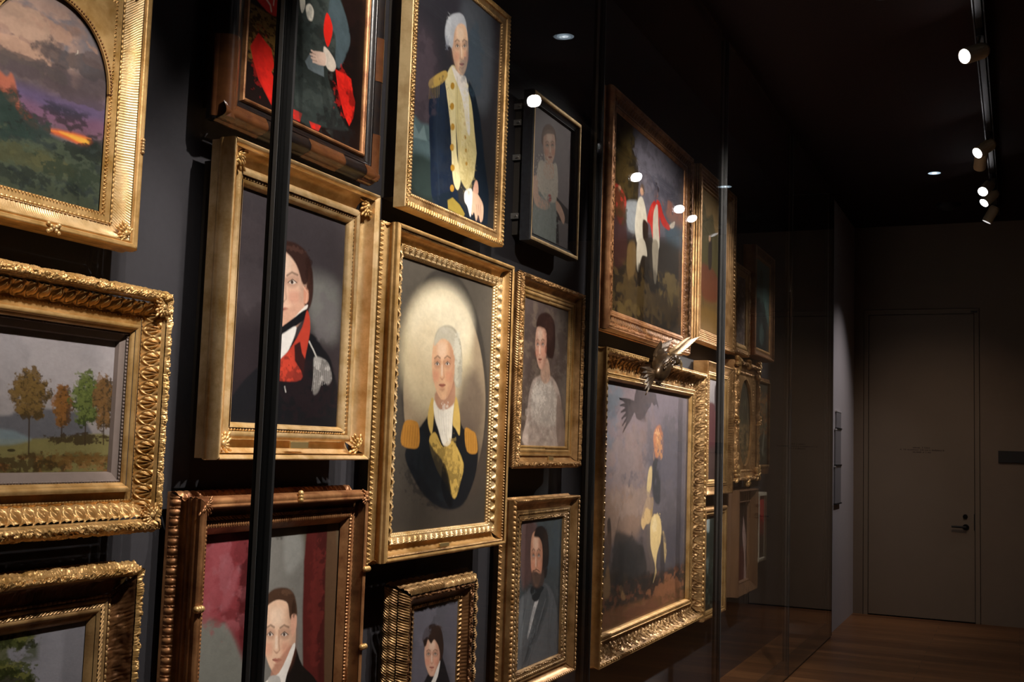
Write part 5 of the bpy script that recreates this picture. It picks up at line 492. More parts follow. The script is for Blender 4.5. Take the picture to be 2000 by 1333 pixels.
# ------------------------------------------------------------------ carved frame mouldings
def cell(a, p): return ((a/p) % 1.0 - .5)*2
def orn(kind, a, t, p, w):
    x = cell(a, p); y = (t-.5)*2
    if kind == 'bead': return np.sqrt(np.clip(1-x*x*1.1-y*y, 0, 1))
    if kind == 'flute': return np.abs(np.cos(PI*a/p))*np.clip(np.sin(PI*t)*3, 0, 1)
    if kind == 'rope': return np.abs(np.sin(PI*(a/p+t*1.3)))
    if kind == 'dent': return np.clip(np.sin(2*PI*a/p)*4+.5, 0, 1)*np.clip((1-abs(y))*5, 0, 1)
    if kind == 'egg':
        e = np.sqrt(np.clip(1-(x/.62)**2-y*y*.9, 0, 1)); dgap = np.clip(1-np.abs(np.abs(x)-1)*6, 0, 1)*.6
        return np.maximum(e, dgap)
    if kind == 'zig': return np.clip(1-np.abs(np.abs(x)*1.1-t)*5, 0, 1)*.9+np.clip(1-np.abs(x)*3-t, 0, 1)*.6
    if kind == 'leaf':
        u = np.abs(x)/np.clip(1.02-t*.9, .05, 1); s_ = np.clip(1-u**2, 0, 1)
        return s_*(.7+.3*np.cos(t*26+u*5))*(1-.35*np.clip(1-np.abs(x)*9, 0, 1))
    if kind == 'shell':
        r_ = np.sqrt((x*.9)**2+(t*1.05)**2); an = np.arctan2(x, t+.06)
        return np.clip(1-r_**4, 0, 1)*(.55+.45*np.cos(an*9))*np.clip(r_*3, .2, 1)+np.clip(1-np.abs(r_-1.02)*9, 0, 1)*.6
    if kind == 'scroll':
        s_ = np.sin(2*PI*a/p); c_ = t-.5-.22*s_
        v = np.clip(1-np.abs(c_)*9, 0, 1)
        rr_ = np.sqrt((x*.8)**2+((t-.5+.25*np.sign(np.sin(PI*np.floor(a/p))))*1.7)**2)
        v = np.maximum(v, np.clip(np.cos(rr_*15)*1.2, 0, 1)*np.clip(1.1-rr_, 0, 1))
        return np.clip(v+fbm(a*140, t*w*140, 3, 3)*.9, 0, 1.2)*np.clip(np.sin(PI*t)*3, 0, 1)
    if kind == 'foliage':
        v = fbm(a/p*1.7, t*w/p*2.4, 7, 4)*3.2
        v2 = np.abs(np.sin((a/p+fbm(a/p*2, t*2, 5, 2)*1.5)*7+t*4))
        return np.clip(.45+v*.6+v2*.35, 0, 1.2)*np.clip(np.sin(PI*t)*3+.15, 0, 1)
    if kind == 'ruffle': return .55*np.abs(np.sin(PI*(a/p*3.2+t*1.6)))+.45*(.5+.5*np.sin(2*PI*a/p/1.6))
    if kind == 'laurel': return np.abs(np.sin(PI*(a/p+np.abs(y)*.9)))*np.sqrt(np.clip(1-y*y, 0, 1))
    return np.zeros(np.broadcast(a, t).shape)
FINE = {'bead':8, 'flute':7, 'rope':7, 'dent':9, 'egg':10, 'zig':9, 'leaf':12, 'shell':30, 'scroll':24, 'foliage':16, 'ruffle':22, 'laurel':8}
NT = {'bead':8, 'flute':6, 'rope':7, 'dent':6, 'egg':8, 'zig':9, 'leaf':11, 'shell':22, 'scroll':20, 'foliage':15, 'ruffle':9, 'laurel':7}
def moulding(key, name, m, segs, parent, lod=1.0, only=None):
    """segs: (s0, p0, s1, p1, bow, ornament, amplitude, pitch); s 0..1 runs from the outer edge to the picture, p is the height in front(+)/behind(-) of the lip"""
    O, C, yf, rc = RECT[key]
    VV = []; QQ = []; nb = 0
    for sg in segs:
        s0, p0, s1, p1 = sg[:4]; bow = sg[4] if len(sg) > 4 else 0; kind = sg[5] if len(sg) > 5 else None
        amp = sg[6] if len(sg) > 6 else 0; pit = sg[7] if len(sg) > 7 else .02
        wref = ((C[0]-O[0])+(O[1]-C[1])+(O[3]-C[3]))/3
        nt_ = NT.get(kind, 8 if bow else 1); nt_ = max(1, int(nt_*(lod if kind else 1)))
        t = np.linspace(0, 1, nt_+1); ds = (s1-s0)*wref; dp = p1-p0; ln = math.hypot(ds, dp)+1e-9
        nrm = np.array([-dp/ln, ds/ln])   # (towards inside, towards viewer)
        if nrm[1] < 0 or (abs(nrm[1]) < 1e-6 and s0 < .5): nrm = nrm if nrm[1] > 0 else np.array([-abs(nrm[0]), nrm[1]])
        bo = np.sin(PI*t)*bow
        S_ = s0+(s1-s0)*t; P_ = p0+dp*t
        for side in range(4):
            if only and side != only[0]: continue
            hor = side % 2 == 0
            Lo = (O[1]-O[0]) if hor else (O[3]-O[2])
            na = 1
            if kind: na = max(2, int(Lo/pit*FINE[kind]*lod))
            na = min(na, 1400)
            al = np.linspace(0, 1, na+1)
            # rectangle at each s
            def edge(s):
                return (O[0]+(C[0]-O[0])*s, O[1]+(C[1]-O[1])*s, O[2]+(C[2]-O[2])*s, O[3]+(C[3]-O[3])*s)
            xa, xb, za, zb = edge(S_)
            if hor:
                A = xa[None]+(xb-xa)[None]*al[:, None]; mid = (O[0]+O[1])/2; base = (za if side == 0 else zb)[None]+0*A; inw = 1 if side == 0 else -1
            else:
                A = za[None]+(zb-za)[None]*al[:, None]; mid = (O[2]+O[3])/2; base = (xa if side == 1 else xb)[None]+0*A; inw = 1 if side == 1 else -1
            if only: A = only[1]+(only[2]-only[1])*al[:, None]+0*A
            d = bo[None]+0*A
            if kind:
                npit = max(1, round((Lo/2)/pit)); pe = (Lo/2)/npit
                d = d+orn(kind, np.abs(A-mid) if kind in ('leaf', 'rope', 'ruffle') else A-mid, t[None]+0*A, pe, ln)*amp
            N_ = base+d*nrm[0]*inw; Y = yf-(P_[None]+d*nrm[1])
            X, Z = (A, N_) if hor else (N_, A)
            v = np.stack([X, Y, Z], -1).reshape(-1, 3); k = np.arange(len(v)).reshape(na+1, nt_+1)+nb
            q = np.stack([k[:-1, :-1], k[1:, :-1], k[1:, 1:], k[:-1, 1:]], -1).reshape(-1, 4)
            if (side in (0, 3)): q = q[:, ::-1]
            VV.append(v); QQ.append(q); nb += len(v)
    me = grid_mesh(name, np.concatenate(VV), np.concatenate(QQ), parent.location, True)
    me.materials.append(m); o = bpy.data.objects.new(name, me); COL.objects.link(o); o.parent = parent
    me.set_sharp_from_angle(angle=math.radians(50))
    return o
def backing(key, parent, inset=.045):
    O, C, yf, rc = RECT[key]; i = inset
    MB().box(O[0]+i, O[1]-i, yf+rc+.006, WALL-.001, O[2]+i, O[3]-i).build('backing_board', M['board'], parent)
def painting(key, name, label, cat='painting', group=None):
    O, C, yf, rc = RECT[key]
    e = empty(name, ((O[0]+O[1])/2, WALL, O[2])); tag(e, label, cat, group)
    return e
def corner_leaves(key, m, parent, size, inset, prot, corners=(0, 1, 2, 3), seed=1, name='corner_ornament'):
    """acanthus cluster at the mitre; inset and prot place it on the cove"""
    O, C, yf, rc = RECT[key]; rnd = random.Random(seed)
    for ci in corners:
        sx = 1 if ci % 2 == 0 else -1; sz = 1 if ci < 2 else -1
        cx = (O[0]+inset) if sx == 1 else (O[1]-inset); cz = (O[2]+inset) if sz == 1 else (O[3]-inset)
        mb = MB()
        for k in range(9):
            a = math.radians(-38+k*21.0)      # fan over the quarter
            d = np.array([sx*math.cos(a), 0, sz*math.sin(a)]); ln = size*(.75+.35*abs(math.cos((k-4)*.8)))*rnd.uniform(.85, 1.1)
            side = np.array([-d[2], 0, d[0]])
            for j in range(3):
                c = np.array([cx, yf-prot-.004*math.sin(j+1), cz])+d*ln*(.25+.27*j)
                mb.blob(c, [d*ln*.22, side*size*.10, np.array([0, size*.10, 0])], 7, 5)
        mb.blob((cx+sx*size*.1, yf-prot-.004, cz+sz*size*.1), [(size*.22, 0, 0), (0, size*.16, 0), (0, 0, size*.22)], 9, 6)
        mb.build(name, m, parent, smooth=True)
def nameplate(key, parent, fx, w, h, s, p):
    """small brass plate on the bottom rail with blank engraved face"""
    O, C, yf, rc = RECT[key]; x = O[0]+(O[1]-O[0])*fx; z = O[2]+(C[2]-O[2])*s; y = yf-p
    MB().box(x-w/2, x+w/2, y-.003, y+.004, z-h/2, z+h/2, .0014).build('nameplate', M['plate'], parent)

SIDE = lambda d: (0, -d, 0, -.006)
# 1 soldier
p = painting('soldier', 'framed_portrait', 'pale gold deep-coved frame around a dark-haired man in red facings')
moulding('soldier', 'outer_molding', M['pale'], [(.03,-.073,.03,-.050), (.03,-.050,0,-.034,.003), (0,-.034,0,-.004), (0,-.004,.09,0,.006), (.09,0,.16,-.010), (.16,-.010,.19,-.004)], p)
moulding('soldier', 'cove', M['pale'], [(.19,-.004,.56,-.050,-.020)], p)
moulding('soldier', 'inner_molding', M['pale'], [(.56,-.048,.56,-.030), (.56,-.030,.76,-.026,.004), (.76,-.026,.76,-.034), (.76,-.039,.86,-.039,0,'bead',.0075,.0125), (.86,-.030,1,-.046,.003), (1,-.046,1,-.052)], p)
corner_leaves('soldier', M['gold'], p, .046, .036, -.020, seed=3)
nameplate('soldier', p, .52, .085, .020, .42, -.018)
canvas('soldier', p); backing('soldier', p)
# 2 oval bust
p = painting('oval', 'framed_portrait', 'tall gold frame around an oval bust of a grey-haired officer with tan epaulettes')
moulding('oval', 'outer_molding', M['gold'], [(-.08,-.070,-.08,-.062,0), (-.08,-.062,0,-.054,0,'leaf',.004,.016), (0,-.054,0,-.026,-.008), (0,-.026,0,-.014,.003), (0,-.014,0,-.004), (0,-.004,.16,-.001,.006)], p)
moulding('oval', 'bead_band', M['old'], [(.16,-.008,.24,-.012,0,'flute',.005,.011)], p)
moulding('oval', 'cove', M['gold'], [(.24,-.010,.60,-.038,-.014)], p)
moulding('oval', 'leaf_band', M['pale'], [(.60,-.036,.60,-.026), (.60,-.028,.84,-.034,.002,'leaf',.009,.038), (.84,-.034,.93,-.040,0,'bead',.004,.012), (.93,-.040,1,-.048,0,'flute',.002,.012), (1,-.046,1,-.054)], p)
nameplate('oval', p, .46, .07, .014, .36, -.012)
canvas('oval', p); backing('oval', p)
# 3 officer
p = painting('officer', 'framed_portrait', 'cream-sided gold frame around a standing officer in dark blue coat and cream waistcoat')
moulding('officer', 'outer_molding', M['cream'], [SIDE(.045), (0,-.006,.04,0,.001)], p)
moulding('officer', 'bead_band', M['gold'], [(.04,0,.10,.001), (.10,.000,.40,.000,.001,'leaf',.0055,.016), (.40,0,.44,-.006)], p)
moulding('officer', 'inner_molding', M['old'], [(.44,-.006,.74,-.009), (.74,-.009,.98,-.010,0,'bead',.005,.012), (.98,-.010,1,-.02)], p)
canvas('officer', p); backing('officer', p)
# 4 girl
p = painting('girl', 'framed_portrait', 'slim grey-sided frame around a girl in a pale gown holding a red flower')
moulding('girl', 'outer_molding', M['slate'], [SIDE(.050), (0,-.006,.10,0)], p)
moulding('girl', 'gilt_edge', M['cream'], [(.10,0,.42,-.001,.002), (.42,-.001,.45,-.006)], p)
moulding('girl', 'inner_molding', M['slate'], [(.45,-.006,.80,-.024,-.002), (.80,-.024,.90,-.022), (.90,-.022,1,-.04)], p)
canvas('girl', p); backing('girl', p, .03)
for z in (3.02, 2.95, 2.80, 2.55):
    MB().box(4.215, 4.25, 1.895, 1.93, z-.012, z+.012).tube((4.205, 1.905, z), (4.22, 1.905, z), .004).build('wall_bracket', M['hook'], p)
# 5 woman
p = painting('woman', 'framed_portrait', 'rope-carved gold frame around a dark-haired woman in white, head turned left')
moulding('woman', 'outer_molding', M['warm'], [(0,-.055,0,-.040,.003), (0,-.040,0,-.022,-.005), (0,-.022,0,-.004,.004,'rope',.003,.010), (0,-.004,.24,.001,.005,'foliage',.008,.022)], p)
moulding('woman', 'cove', M['warm'], [(.24,-.002,.52,-.026,-.006)], p)
moulding('woman', 'inner_molding', M['gold'], [(.52,-.026,.52,-.018), (.52,-.018,.62,-.018), (.62,-.018,.62,-.022), (.62,-.022,.70,-.020), (.70,-.020,.70,-.024), (.70,-.020,.82,-.022,.002), (.82,-.026,.90,-.026,0,'rope',.003,.010), (.90,-.022,1,-.030,.003)], p)
nameplate('woman', p, .55, .055, .018, .38, -.012)
canvas('woman', p); backing('woman', p)
# 6 bearded man
p = painting('beard', 'framed_portrait', 'beaded brown-gold frame around a bearded man in a grey suit')
moulding('beard', 'outer_molding', M['warm'], [(-.05,-.062,0,-.050,0,'leaf',.004,.022), (0,-.05,0,-.026,-.006), (0,-.026,0,-.006), (0,-.006,.12,.0,.002,'bead',.006,.021)], p)
moulding('beard', 'cove', M['warm'], [(.12,-.003,.48,-.026,-.007), (.48,-.026,.48,-.018)], p)
moulding('beard', 'inner_molding', M['old'], [(.48,-.018,.56,-.018), (.56,-.022,.72,-.024,0,'bead',.006,.019), (.72,-.020,.80,-.020), (.80,-.024,.95,-.026,0,'foliage',.006,.016), (.95,-.022,1,-.034)], p)
canvas('beard', p); backing('beard', p)
# 7 curtain
p = painting('curtain', 'framed_portrait', 'reddish-gold ribbed frame with small knobs around a balding man before a red curtain')
moulding('curtain', 'outer_molding', M['copper'], [(-.14,-.098,-.14,-.088), (-.14,-.088,0,-.064,.003,'egg',.005,.024), (0,-.064,0,-.042,-.008), (0,-.042,0,-.028,.003), (0,-.028,0,-.012,.003), (0,-.012,0,-.004), (0,-.004,.16,0,.003), (.16,0,.26,-.002,.003)], p)
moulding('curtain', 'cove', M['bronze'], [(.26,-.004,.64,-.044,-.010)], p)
moulding('curtain', 'bead_band', M['copper'], [(.50,-.032,.60,-.034,0,'rope',.005,.014), (.64,-.040,.64,-.030), (.64,-.032,.80,-.032,0,'bead',.004,.010), (.80,-.034,1,-.056)], p)
for (x, z) in ((2.968, 1.21), (2.968, .98), (2.6, 1.443), (2.206, 1.18)):
    b_ = MB(); s = 1 if z < 1.4 else 0
    for k in (-1, 0, 1): b_.blob((x+(k*.009 if s else 0)-.006*s, 1.795, z+(0 if s else -.006+k*.009)), [(.009,0,0),(0,.009,0),(0,0,.009)], 10, 7)
    b_.build('knob', M['gold'], p, smooth=True)
corner_leaves('curtain', M['copper'], p, .030, .014, -.002, (2, 3), seed=5)
canvas('curtain', p); backing('curtain', p)
# 8 boy
p = painting('boy', 'framed_portrait', 'ruffled shell-edged gold frame around a boy with dark hair, lowest row')
moulding('boy', 'outer_molding', M['old'], [(-.15,-.060,-.10,-.045,.004,'ruffle',.012,.028), (-.10,-.045,.0,-.022,.004,'ruffle',.008,.028), (.0,-.022,.30,.0,.010,'ruffle',.012,.028)], p)
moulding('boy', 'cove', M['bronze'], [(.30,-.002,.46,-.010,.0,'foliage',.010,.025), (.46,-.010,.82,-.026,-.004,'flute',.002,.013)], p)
moulding('boy', 'inner_molding', M['old'], [(.82,-.024,.96,-.026,0,'leaf',.006,.016), (.96,-.026,1,-.034)], p)
canvas('boy', p); backing('boy', p)
# 9 red
p = painting('red', 'framed_portrait', 'black and tortoise-brown round-profile frame around a figure in dark robes by red cloth')
moulding('red', 'outer_molding', M['black_lacquer'], [(0,-.060,0,-.05), (0,-.050,-.01,-.028,.005), (-.01,-.028,.50,-.009,.020), (.50,-.012,.58,-.012,.003), (.58,-.012,.80,-.026,-.003)], p)
moulding('red', 'inner_molding', M['copper'], [(.80,-.026,.84,-.018), (.84,-.018,.92,-.020,.003), (.92,-.020,1,-.034,.002)], p)
for sd_, c0, c1 in ((0, 2.224, 2.40), (0, 2.60, 2.78), (0, 2.90, 2.975), (3, 2.405, 2.55), (3, 2.72, 2.86), (3, 3.02, 3.2), (1, 2.405, 2.62), (1, 2.82, 2.96)):
    moulding('red', 'tortoise_sleeve', M['tortoise'], [(0,-.050,-.015,-.028,.0065), (-.015,-.028,.52,-.008,.0215)], p, only=(sd_, c0, c1))
canvas('red', p); backing('red', p)
# 10 meadow
p = painting('meadow', 'framed_landscape', 'wide shell-carved gold frame around an autumn meadow with three trees')
moulding('meadow', 'outer_molding', M['gold'], [(0,-.070,-.01,-.045,.004), (-.01,-.045,0,-.008,.003,'foliage',.005,.02), (0,-.008,.16,-.002,.005,'foliage',.007,.018)], p)
moulding('meadow', 'shell_band', M['gold'], [(.16,-.004,.20,-.012), (.20,-.012,.46,-.042,.002,'shell',.008,.033), (.46,-.042,.50,-.040)], p)
moulding('meadow', 'inner_molding', M['gold'], [(.50,-.042,.53,-.038,0,'bead',.003,.009), (.53,-.040,.66,-.042), (.66,-.042,.66,-.028), (.66,-.028,.76,-.032,.003), (.76,-.034,.82,-.044,.002)], p)
moulding('meadow', 'liner', M['liner'], [(.82,-.046,.86,-.048,0,'bead',.003,.008), (.86,-.050,.98,-.056), (.98,-.056,1,-.068)], p)
corner_leaves('meadow', M['gold'], p, .034, .030, .000, (1, 3), seed=7)
canvas('meadow', p, .85); backing('meadow', p)
# 11 arch
p = painting('arch', 'framed_landscape', 'fluted gold frame with arched opening around a twilight sky with crescent moon')
moulding('arch', 'outer_molding', M['gold'], [(0,-.060,0,-.035,.003), (0,-.035,0,-.004,.003), (0,-.004,.12,0,.003), (.12,0,.20,-.006,.002), (.20,-.006,.26,-.004,.001)], p)
moulding('arch', 'fluted_cove', M['pale'], [(.26,-.006,.68,-.028,-.004,'flute',.0015,.0062)], p)
moulding('arch', 'inner_molding', M['gold'], [(.68,-.026,.74,-.022,0,'bead',.004,.012), (.74,-.024,.90,-.026), (.90,-.026,.98,-.027,0,'zig',.0035,.009), (.98,-.027,1,-.032)], p)
O, C, yf, rc = RECT['arch']; ac = (C[0]+C[1])/2; ra = (C[1]-C[0])/2; zs_ = 2.515-ra; sp = MB(); v = []; N_ = 36
for i in range(N_+1):
    a = PI*i/N_; cx_, cz_ = ac-ra*.985*math.cos(a), zs_+ra*math.sin(a)
    ox = min(max(ac-ra*1.02*math.cos(a)*1.9, C[0]-.003), C[1]+.003); oz = min(zs_+ra*1.9*math.sin(a)*1.2, C[3]+.003)
    v += [(cx_, yf+.030, cz_), (cx_, yf+.024, cz_), (ox, yf+.024, oz)]
sp.add(v, [q for i in range(N_) for q in ((3*i, 3*i+1, 3*i+4, 3*i+3), (3*i+1, 3*i+2, 3*i+5, 3*i+4))])
sp.build('spandrel', M['gold'], p)
bd = MB()
for i in range(72):
    a = PI*i/71; bd.blob((ac-(ra+.004)*math.cos(a), yf+.0235, zs_+(ra+.004)*math.sin(a)), [(.0028,0,0),(0,.0025,0),(0,0,.0028)], 6, 4)
bd.build('bead_arch', M['bronze'], p, smooth=True)
corner_leaves('arch', M['gold'], p, .036, .030, -.010, (1, 3), seed=9)
for (x, z, hor) in ((1.944, 2.25, 0), (1.70, 2.014, 1)):
    b_ = MB()
    for s in (-1, 1):
        for k in range(-2, 3):
            q = k*.007; b_.blob((x+(q if hor else -.003), 1.818, z+(0 if hor else q)+(s*abs(k)*.004 if hor else 0)), [(.005,0,0),(0,.005,0),(0,0,.005)], 8, 5)
    b_.build('ribbon_tie', M['pale'], p, smooth=True)
canvas('arch', p, .62); backing('arch', p)
# 12 stream
p = painting('stream', 'framed_landscape', 'leafy gold frame around a pale sky over dark bushes, bottom left corner')
moulding('stream', 'outer_molding', M['gold'], [(-.06,-.10,-.06,-.094), (-.06,-.094,-.02,-.082,.001,'leaf',.003,.014), (-.02,-.082,-.02,-.05,-.010), (-.02,-.05,0,-.014,.006,'foliage',.007,.022), (0,-.014,.14,-.004,.006,'foliage',.009,.018)], p)
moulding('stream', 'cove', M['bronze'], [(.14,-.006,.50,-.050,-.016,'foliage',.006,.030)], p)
moulding('stream', 'inner_molding', M['old'], [(.50,-.044,.56,-.040,0,'bead',.004,.013), (.56,-.044,.66,-.042,.004), (.66,-.044,.74,-.044,0,'rope',.003,.010), (.74,-.044,.86,-.044,.004), (.86,-.046,1,-.058,.002)], p)
canvas('stream', p); backing('stream', p)
# 13 group
p = painting('group', 'framed_painting', 'large reddish-gold frame around two officers, one in red coat, with a grey horse')
moulding('group', 'outer_molding', M['copper'], [(0,-.060,0,-.045,.003,'rope',.005,.018), (0,-.045,0,-.03,-.004), (0,-.03,0,-.004,.005), (0,-.004,.12,.002,.005)], p, .8)
moulding('group', 'leaf_band', M['copper'], [(.12,0,.30,-.006,.002,'foliage',.006,.04), (.30,-.006,.36,-.003,.002)], p, .8)
moulding('group', 'cove', M['bronze'], [(.36,-.004,.66,-.022,-.004,'leaf',.006,.040)], p, .8)
moulding('group', 'inner_molding', M['copper'], [(.66,-.020,.78,-.016,.003), (.78,-.02,.90,-.022,0,'bead',.004,.016), (.90,-.020,1,-.032,.003)], p, .7)
canvas('group', p, .60); backing('group', p)
# 14 rider
p = painting('rider', 'framed_painting', 'largest gold frame, deep scroll-carved cove, around a rider on a pale horse')
moulding('rider', 'outer_molding', M['gold'], [(-.04,-.080,-.04,-.066,.003), (-.04,-.066,0,-.058), (0,-.058,0,-.004,-.008), (0,-.004,.05,0,.003), (.05,-.002,.14,-.010,0,'dent',.009,.034)], p, .8)
moulding('rider', 'scroll_cove', M['old'], [(.14,-.008,.74,-.064,-.024,'scroll',.012,.060)], p, 1.0)
moulding('rider', 'inner_molding', M['gold'], [(.74,-.062,.74,-.052), (.74,-.052,.80,-.052,.003), (.80,-.056,.88,-.058,0,'dent',.004,.020), (.88,-.054,.94,-.054,.003), (.94,-.058,1,-.080,.002)], p, .8)
canvas('rider', p); backing('rider', p)
# 15.. the smaller ones at the far end
p = painting('brown', 'framed_painting', 'tall ribbed gold frame around a brown woodland scene with a horseman')
moulding('brown', 'outer_molding', M['warm'], [(0,-.06,0,-.036,.004), (0,-.036,0,-.02,.003), (0,-.02,0,-.004,.003), (0,-.004,.10,0,.004), (.10,-.004,.20,-.005,0,'bead',.007,.030)], p, .7)
moulding('brown', 'ribbed_cove', M['warm'], [(.20,-.004,.36,-.010,.005), (.36,-.010,.52,-.014,.005), (.52,-.014,.68,-.018,.005), (.68,-.018,.84,-.024,.005), (.84,-.024,1,-.034,.004)], p)
canvas('brown', p); backing('brown', p)
p = painting('pale', 'framed_painting', 'small beaded gold frame around a mottled pale scene')
moulding('pale', 'outer_molding', M['warm'], [SIDE(.075), (0,-.006,.28,0,.003,'foliage',.007,.03), (.28,0,.48,-.006,.002)], p, .7)
moulding('pale', 'inner_molding', M['gold'], [(.48,-.008,.8,-.010,.003), (.8,-.010,1,-.022,.002)], p)
canvas('pale', p); backing('pale', p)
p = painting('teal', 'framed_painting', 'reddish-brown frame around a teal twilight scene, farthest in the top row')
moulding('teal', 'outer_molding', M['copper'], [(0,-.10,0,-.06,.004), (0,-.06,0,-.004,-.004), (0,-.004,.22,0,.004)], p)
moulding('teal', 'cove', M['bronze'], [(.22,-.002,.72,-.024,-.006)], p)
moulding('teal', 'inner_molding', M['warm'], [(.72,-.022,1,-.032,.004)], p)
canvas('teal', p); backing('teal', p)
p = painting('small', 'framed_portrait', 'finely fluted gold frame around a dark red figure under grey sky, behind third post')
moulding('small', 'outer_molding', M['warm'], [SIDE(.10), (0,-.006,.10,0,.004)], p)
moulding('small', 'fluted_cove', M['warm'], [(.10,-.002,.56,-.020,-.006,'flute',.005,.017)], p, .8)
moulding('small', 'inner_molding', M['gold'], [(.56,-.018,.66,-.014,0,'bead',.004,.016), (.66,-.016,.80,-.016,.004), (.80,-.018,1,-.032,.004)], p, .7)
canvas('small', p); backing('small', p)
p = painting('rococo', 'framed_painting', 'scrolled rococo gold frame with an oval opening over a mottled brown scene')
moulding('rococo', 'outer_molding', M['warm'], [(0,-.09,0,-.01,.006), (0,-.01,.3,0,.010,'foliage',.018,.07)], p, .8)
moulding('rococo', 'inner_molding', M['warm'], [(.3,-.004,.66,-.016,.0), (.66,-.016,.86,-.016,0,'bead',.006,.024), (.86,-.016,1,-.022)], p, .7)
O, C, yf, rc = RECT['rococo']; cx_, cz_ = (C[0]+C[1])/2, (C[2]+C[3])/2; rx, rz = (C[1]-C[0])/2*.96, (C[3]-C[2])/2*.95; v = []; n_ = 48
for i in range(n_):
    a = 2*PI*i/n_; c_, s_ = math.cos(a), math.sin(a); k_ = 1/max(abs(c_), abs(s_))
    v += [(cx_+rx*c_, yf+.028, cz_+rz*s_), (cx_+rx*c_, yf+.012, cz_+rz*s_), (cx_+(C[1]-C[0])/2*1.02*c_*k_, yf+.018, cz_+(C[3]-C[2])/2*1.02*s_*k_)]
MB().add(v, [q for i in range(n_) for j in [(i+1) % n_] for q in ((3*i, 3*i+1, 3*j+1, 3*j), (3*i+1, 3*i+2, 3*j+2, 3*j+1))]).build('oval_slip', M['warm'], p, smooth=False)
rnd = random.Random(8)
def scrolls(mb, x, z, s, n=9):
    for i in range(n):
        a = rnd.uniform(0, 2*PI); d = np.array([math.cos(a), 0, math.sin(a)]); e = np.array([-d[2], 0, d[0]]); q = rnd.uniform(0, s)
        mb.blob((x+d[0]*q, yf-.012, z+d[2]*q), [d*s*.42, e*s*.20, np.array([0, .018, 0])], 9, 6)
for (x, z) in ((O[0]+.03, O[2]+.03), (O[1]-.03, O[2]+.03), (O[0]+.03, O[3]-.03), (O[1]-.03, O[3]-.03)):
    mb = MB(); scrolls(mb, x, z, .065, 12); mb.build('corner_ornament', M['gold'], p, smooth=True)
for (x, z) in ((O[0]+.015, (O[2]+O[3])/2), (O[1]-.015, (O[2]+O[3])/2), ((O[0]+O[1])/2, O[3]), ((O[0]+O[1])/2, O[2])):
    mb = MB(); scrolls(mb, x, z, .045, 8); mb.build('side_ornament', M['gold'], p, smooth=True)
canvas('rococo', p); backing('rococo', p)
p = painting('dim', 'framed_painting', 'thin-edged dim frame around a murky scene with orange touches')
moulding('dim', 'outer_molding', M['bronze'], [SIDE(.075), (0,-.006,1,-.0,.002), (1,-.0,1,-.016)], p)
moulding('dim', 'gilt_edge', M['old'], [(.72,.004,.98,.004,.002), (.98,.004,.98,-.004)], p)
canvas('dim', p); backing('dim', p)
p = painting('green', 'framed_painting', 'gold frame around a dim green-grey scene, low behind the third post')
moulding('green', 'outer_molding', M['warm'], [SIDE(.10), (0,-.006,.36,0,.005)], p)
moulding('green', 'inner_molding', M['gold'], [(.36,-.002,.56,-.012), (.56,-.010,.74,-.012,.004), (.74,-.014,1,-.034,.004)], p)
canvas('green', p); backing('green', p)
p = painting('wood', 'framed_painting', 'plain wide wooden box frame around a narrow dark red scene')
moulding('wood', 'outer_molding', M['wood'], [(-.05,-.12,-.05,-.09), (-.05,-.09,0,-.06), (0,-.06,0,-.004), (0,-.004,.08,0), (.08,0,.84,-.042), (.84,-.042,.92,-.040,.003)], p)
moulding('wood', 'inner_molding', M['wood'], [(.92,-.04,1,-.064,.002)], p)
canvas('wood', p); backing('wood', p)
p = painting('crimson', 'framed_painting', 'small off-white framed crimson picture, last in the lowest row')
moulding('crimson', 'outer_molding', M['white_frame'], [SIDE(.065), (0,-.006,.9,0,.002), (.9,0,1,-.022)], p)
canvas('crimson', p); backing('crimson', p)

# ------------------------------------------------------------------ bronze eagle on top of the big frame
eg = empty('carved_eagle', (5.95, 1.80, 2.00))
tag(eg, 'dark bronze eagle with raised gilded wing perched on the largest gold frame', 'sculpture')
EC = np.array([5.80, 1.74, 2.035])
def feather(mb, p0, p1, w, th=.005):
    p0 = np.array(p0, float); p1 = np.array(p1, float); d = p1-p0; L_ = np.linalg.norm(d); d /= L_
    yv = np.array([0, 1, 0.]); sd = np.cross(d, yv); sd /= np.linalg.norm(sd); up = np.cross(sd, d)
    n = 7; v = []; F = []      # tapered vane with a raised quill
    for i in range(n+1):
        t = i/n; ww = w*(.35+.65*math.sin(PI*min(1, t*1.15+.12))**.6) if t < .98 else w*.08
        c = p0+d*L_*t
        v += [c-sd*ww, c-up*th, c+sd*ww, c+up*th*.6]
    F = [(4*i+k, 4*i+(k+1) % 4, 4*i+4+(k+1) % 4, 4*i+4+k) for i in range(n) for k in range(4)]
    mb.add(v, F+[(0, 1, 2, 3), (4*n+3, 4*n+2, 4*n+1, 4*n)])
bdy = MB(); bdy.blob(EC, [(.13,.01,.060), (-.028,.0,.060), (0,.052,0)], 20, 14)
for k in range(14):      # breast plumage
    a = k*2.4; bdy.blob(EC+np.array([-.08+.014*k, -.045+.004*(k % 3), .02*math.sin(a)-.01+.004*k]), [(.022,0,.010), (-.004,0,.010), (0,.008,0)], 8, 5)
bdy.build('body', M['eagle'], eg, smooth=True)
tl = MB()
for k in range(6): feather(tl, EC+np.array([-.10,.0,-.04]), EC+np.array([-.30-.010*k, -.01+.003*k, -.165+.028*k]), .018)
tl.build('tail', M['eagle'], eg)
hd = MB(); hd.blob(EC+np.array([.165,-.030,.050]), [(.040,0,.008),(0,0,.030),(0,.028,0)], 14, 10)
hd.blob(EC+np.array([.125,-.015,.055]), [(.055,0,.01),(0,0,.036),(0,.034,0)], 14, 10)
hd.build('head', M['eagle'], eg, smooth=True)
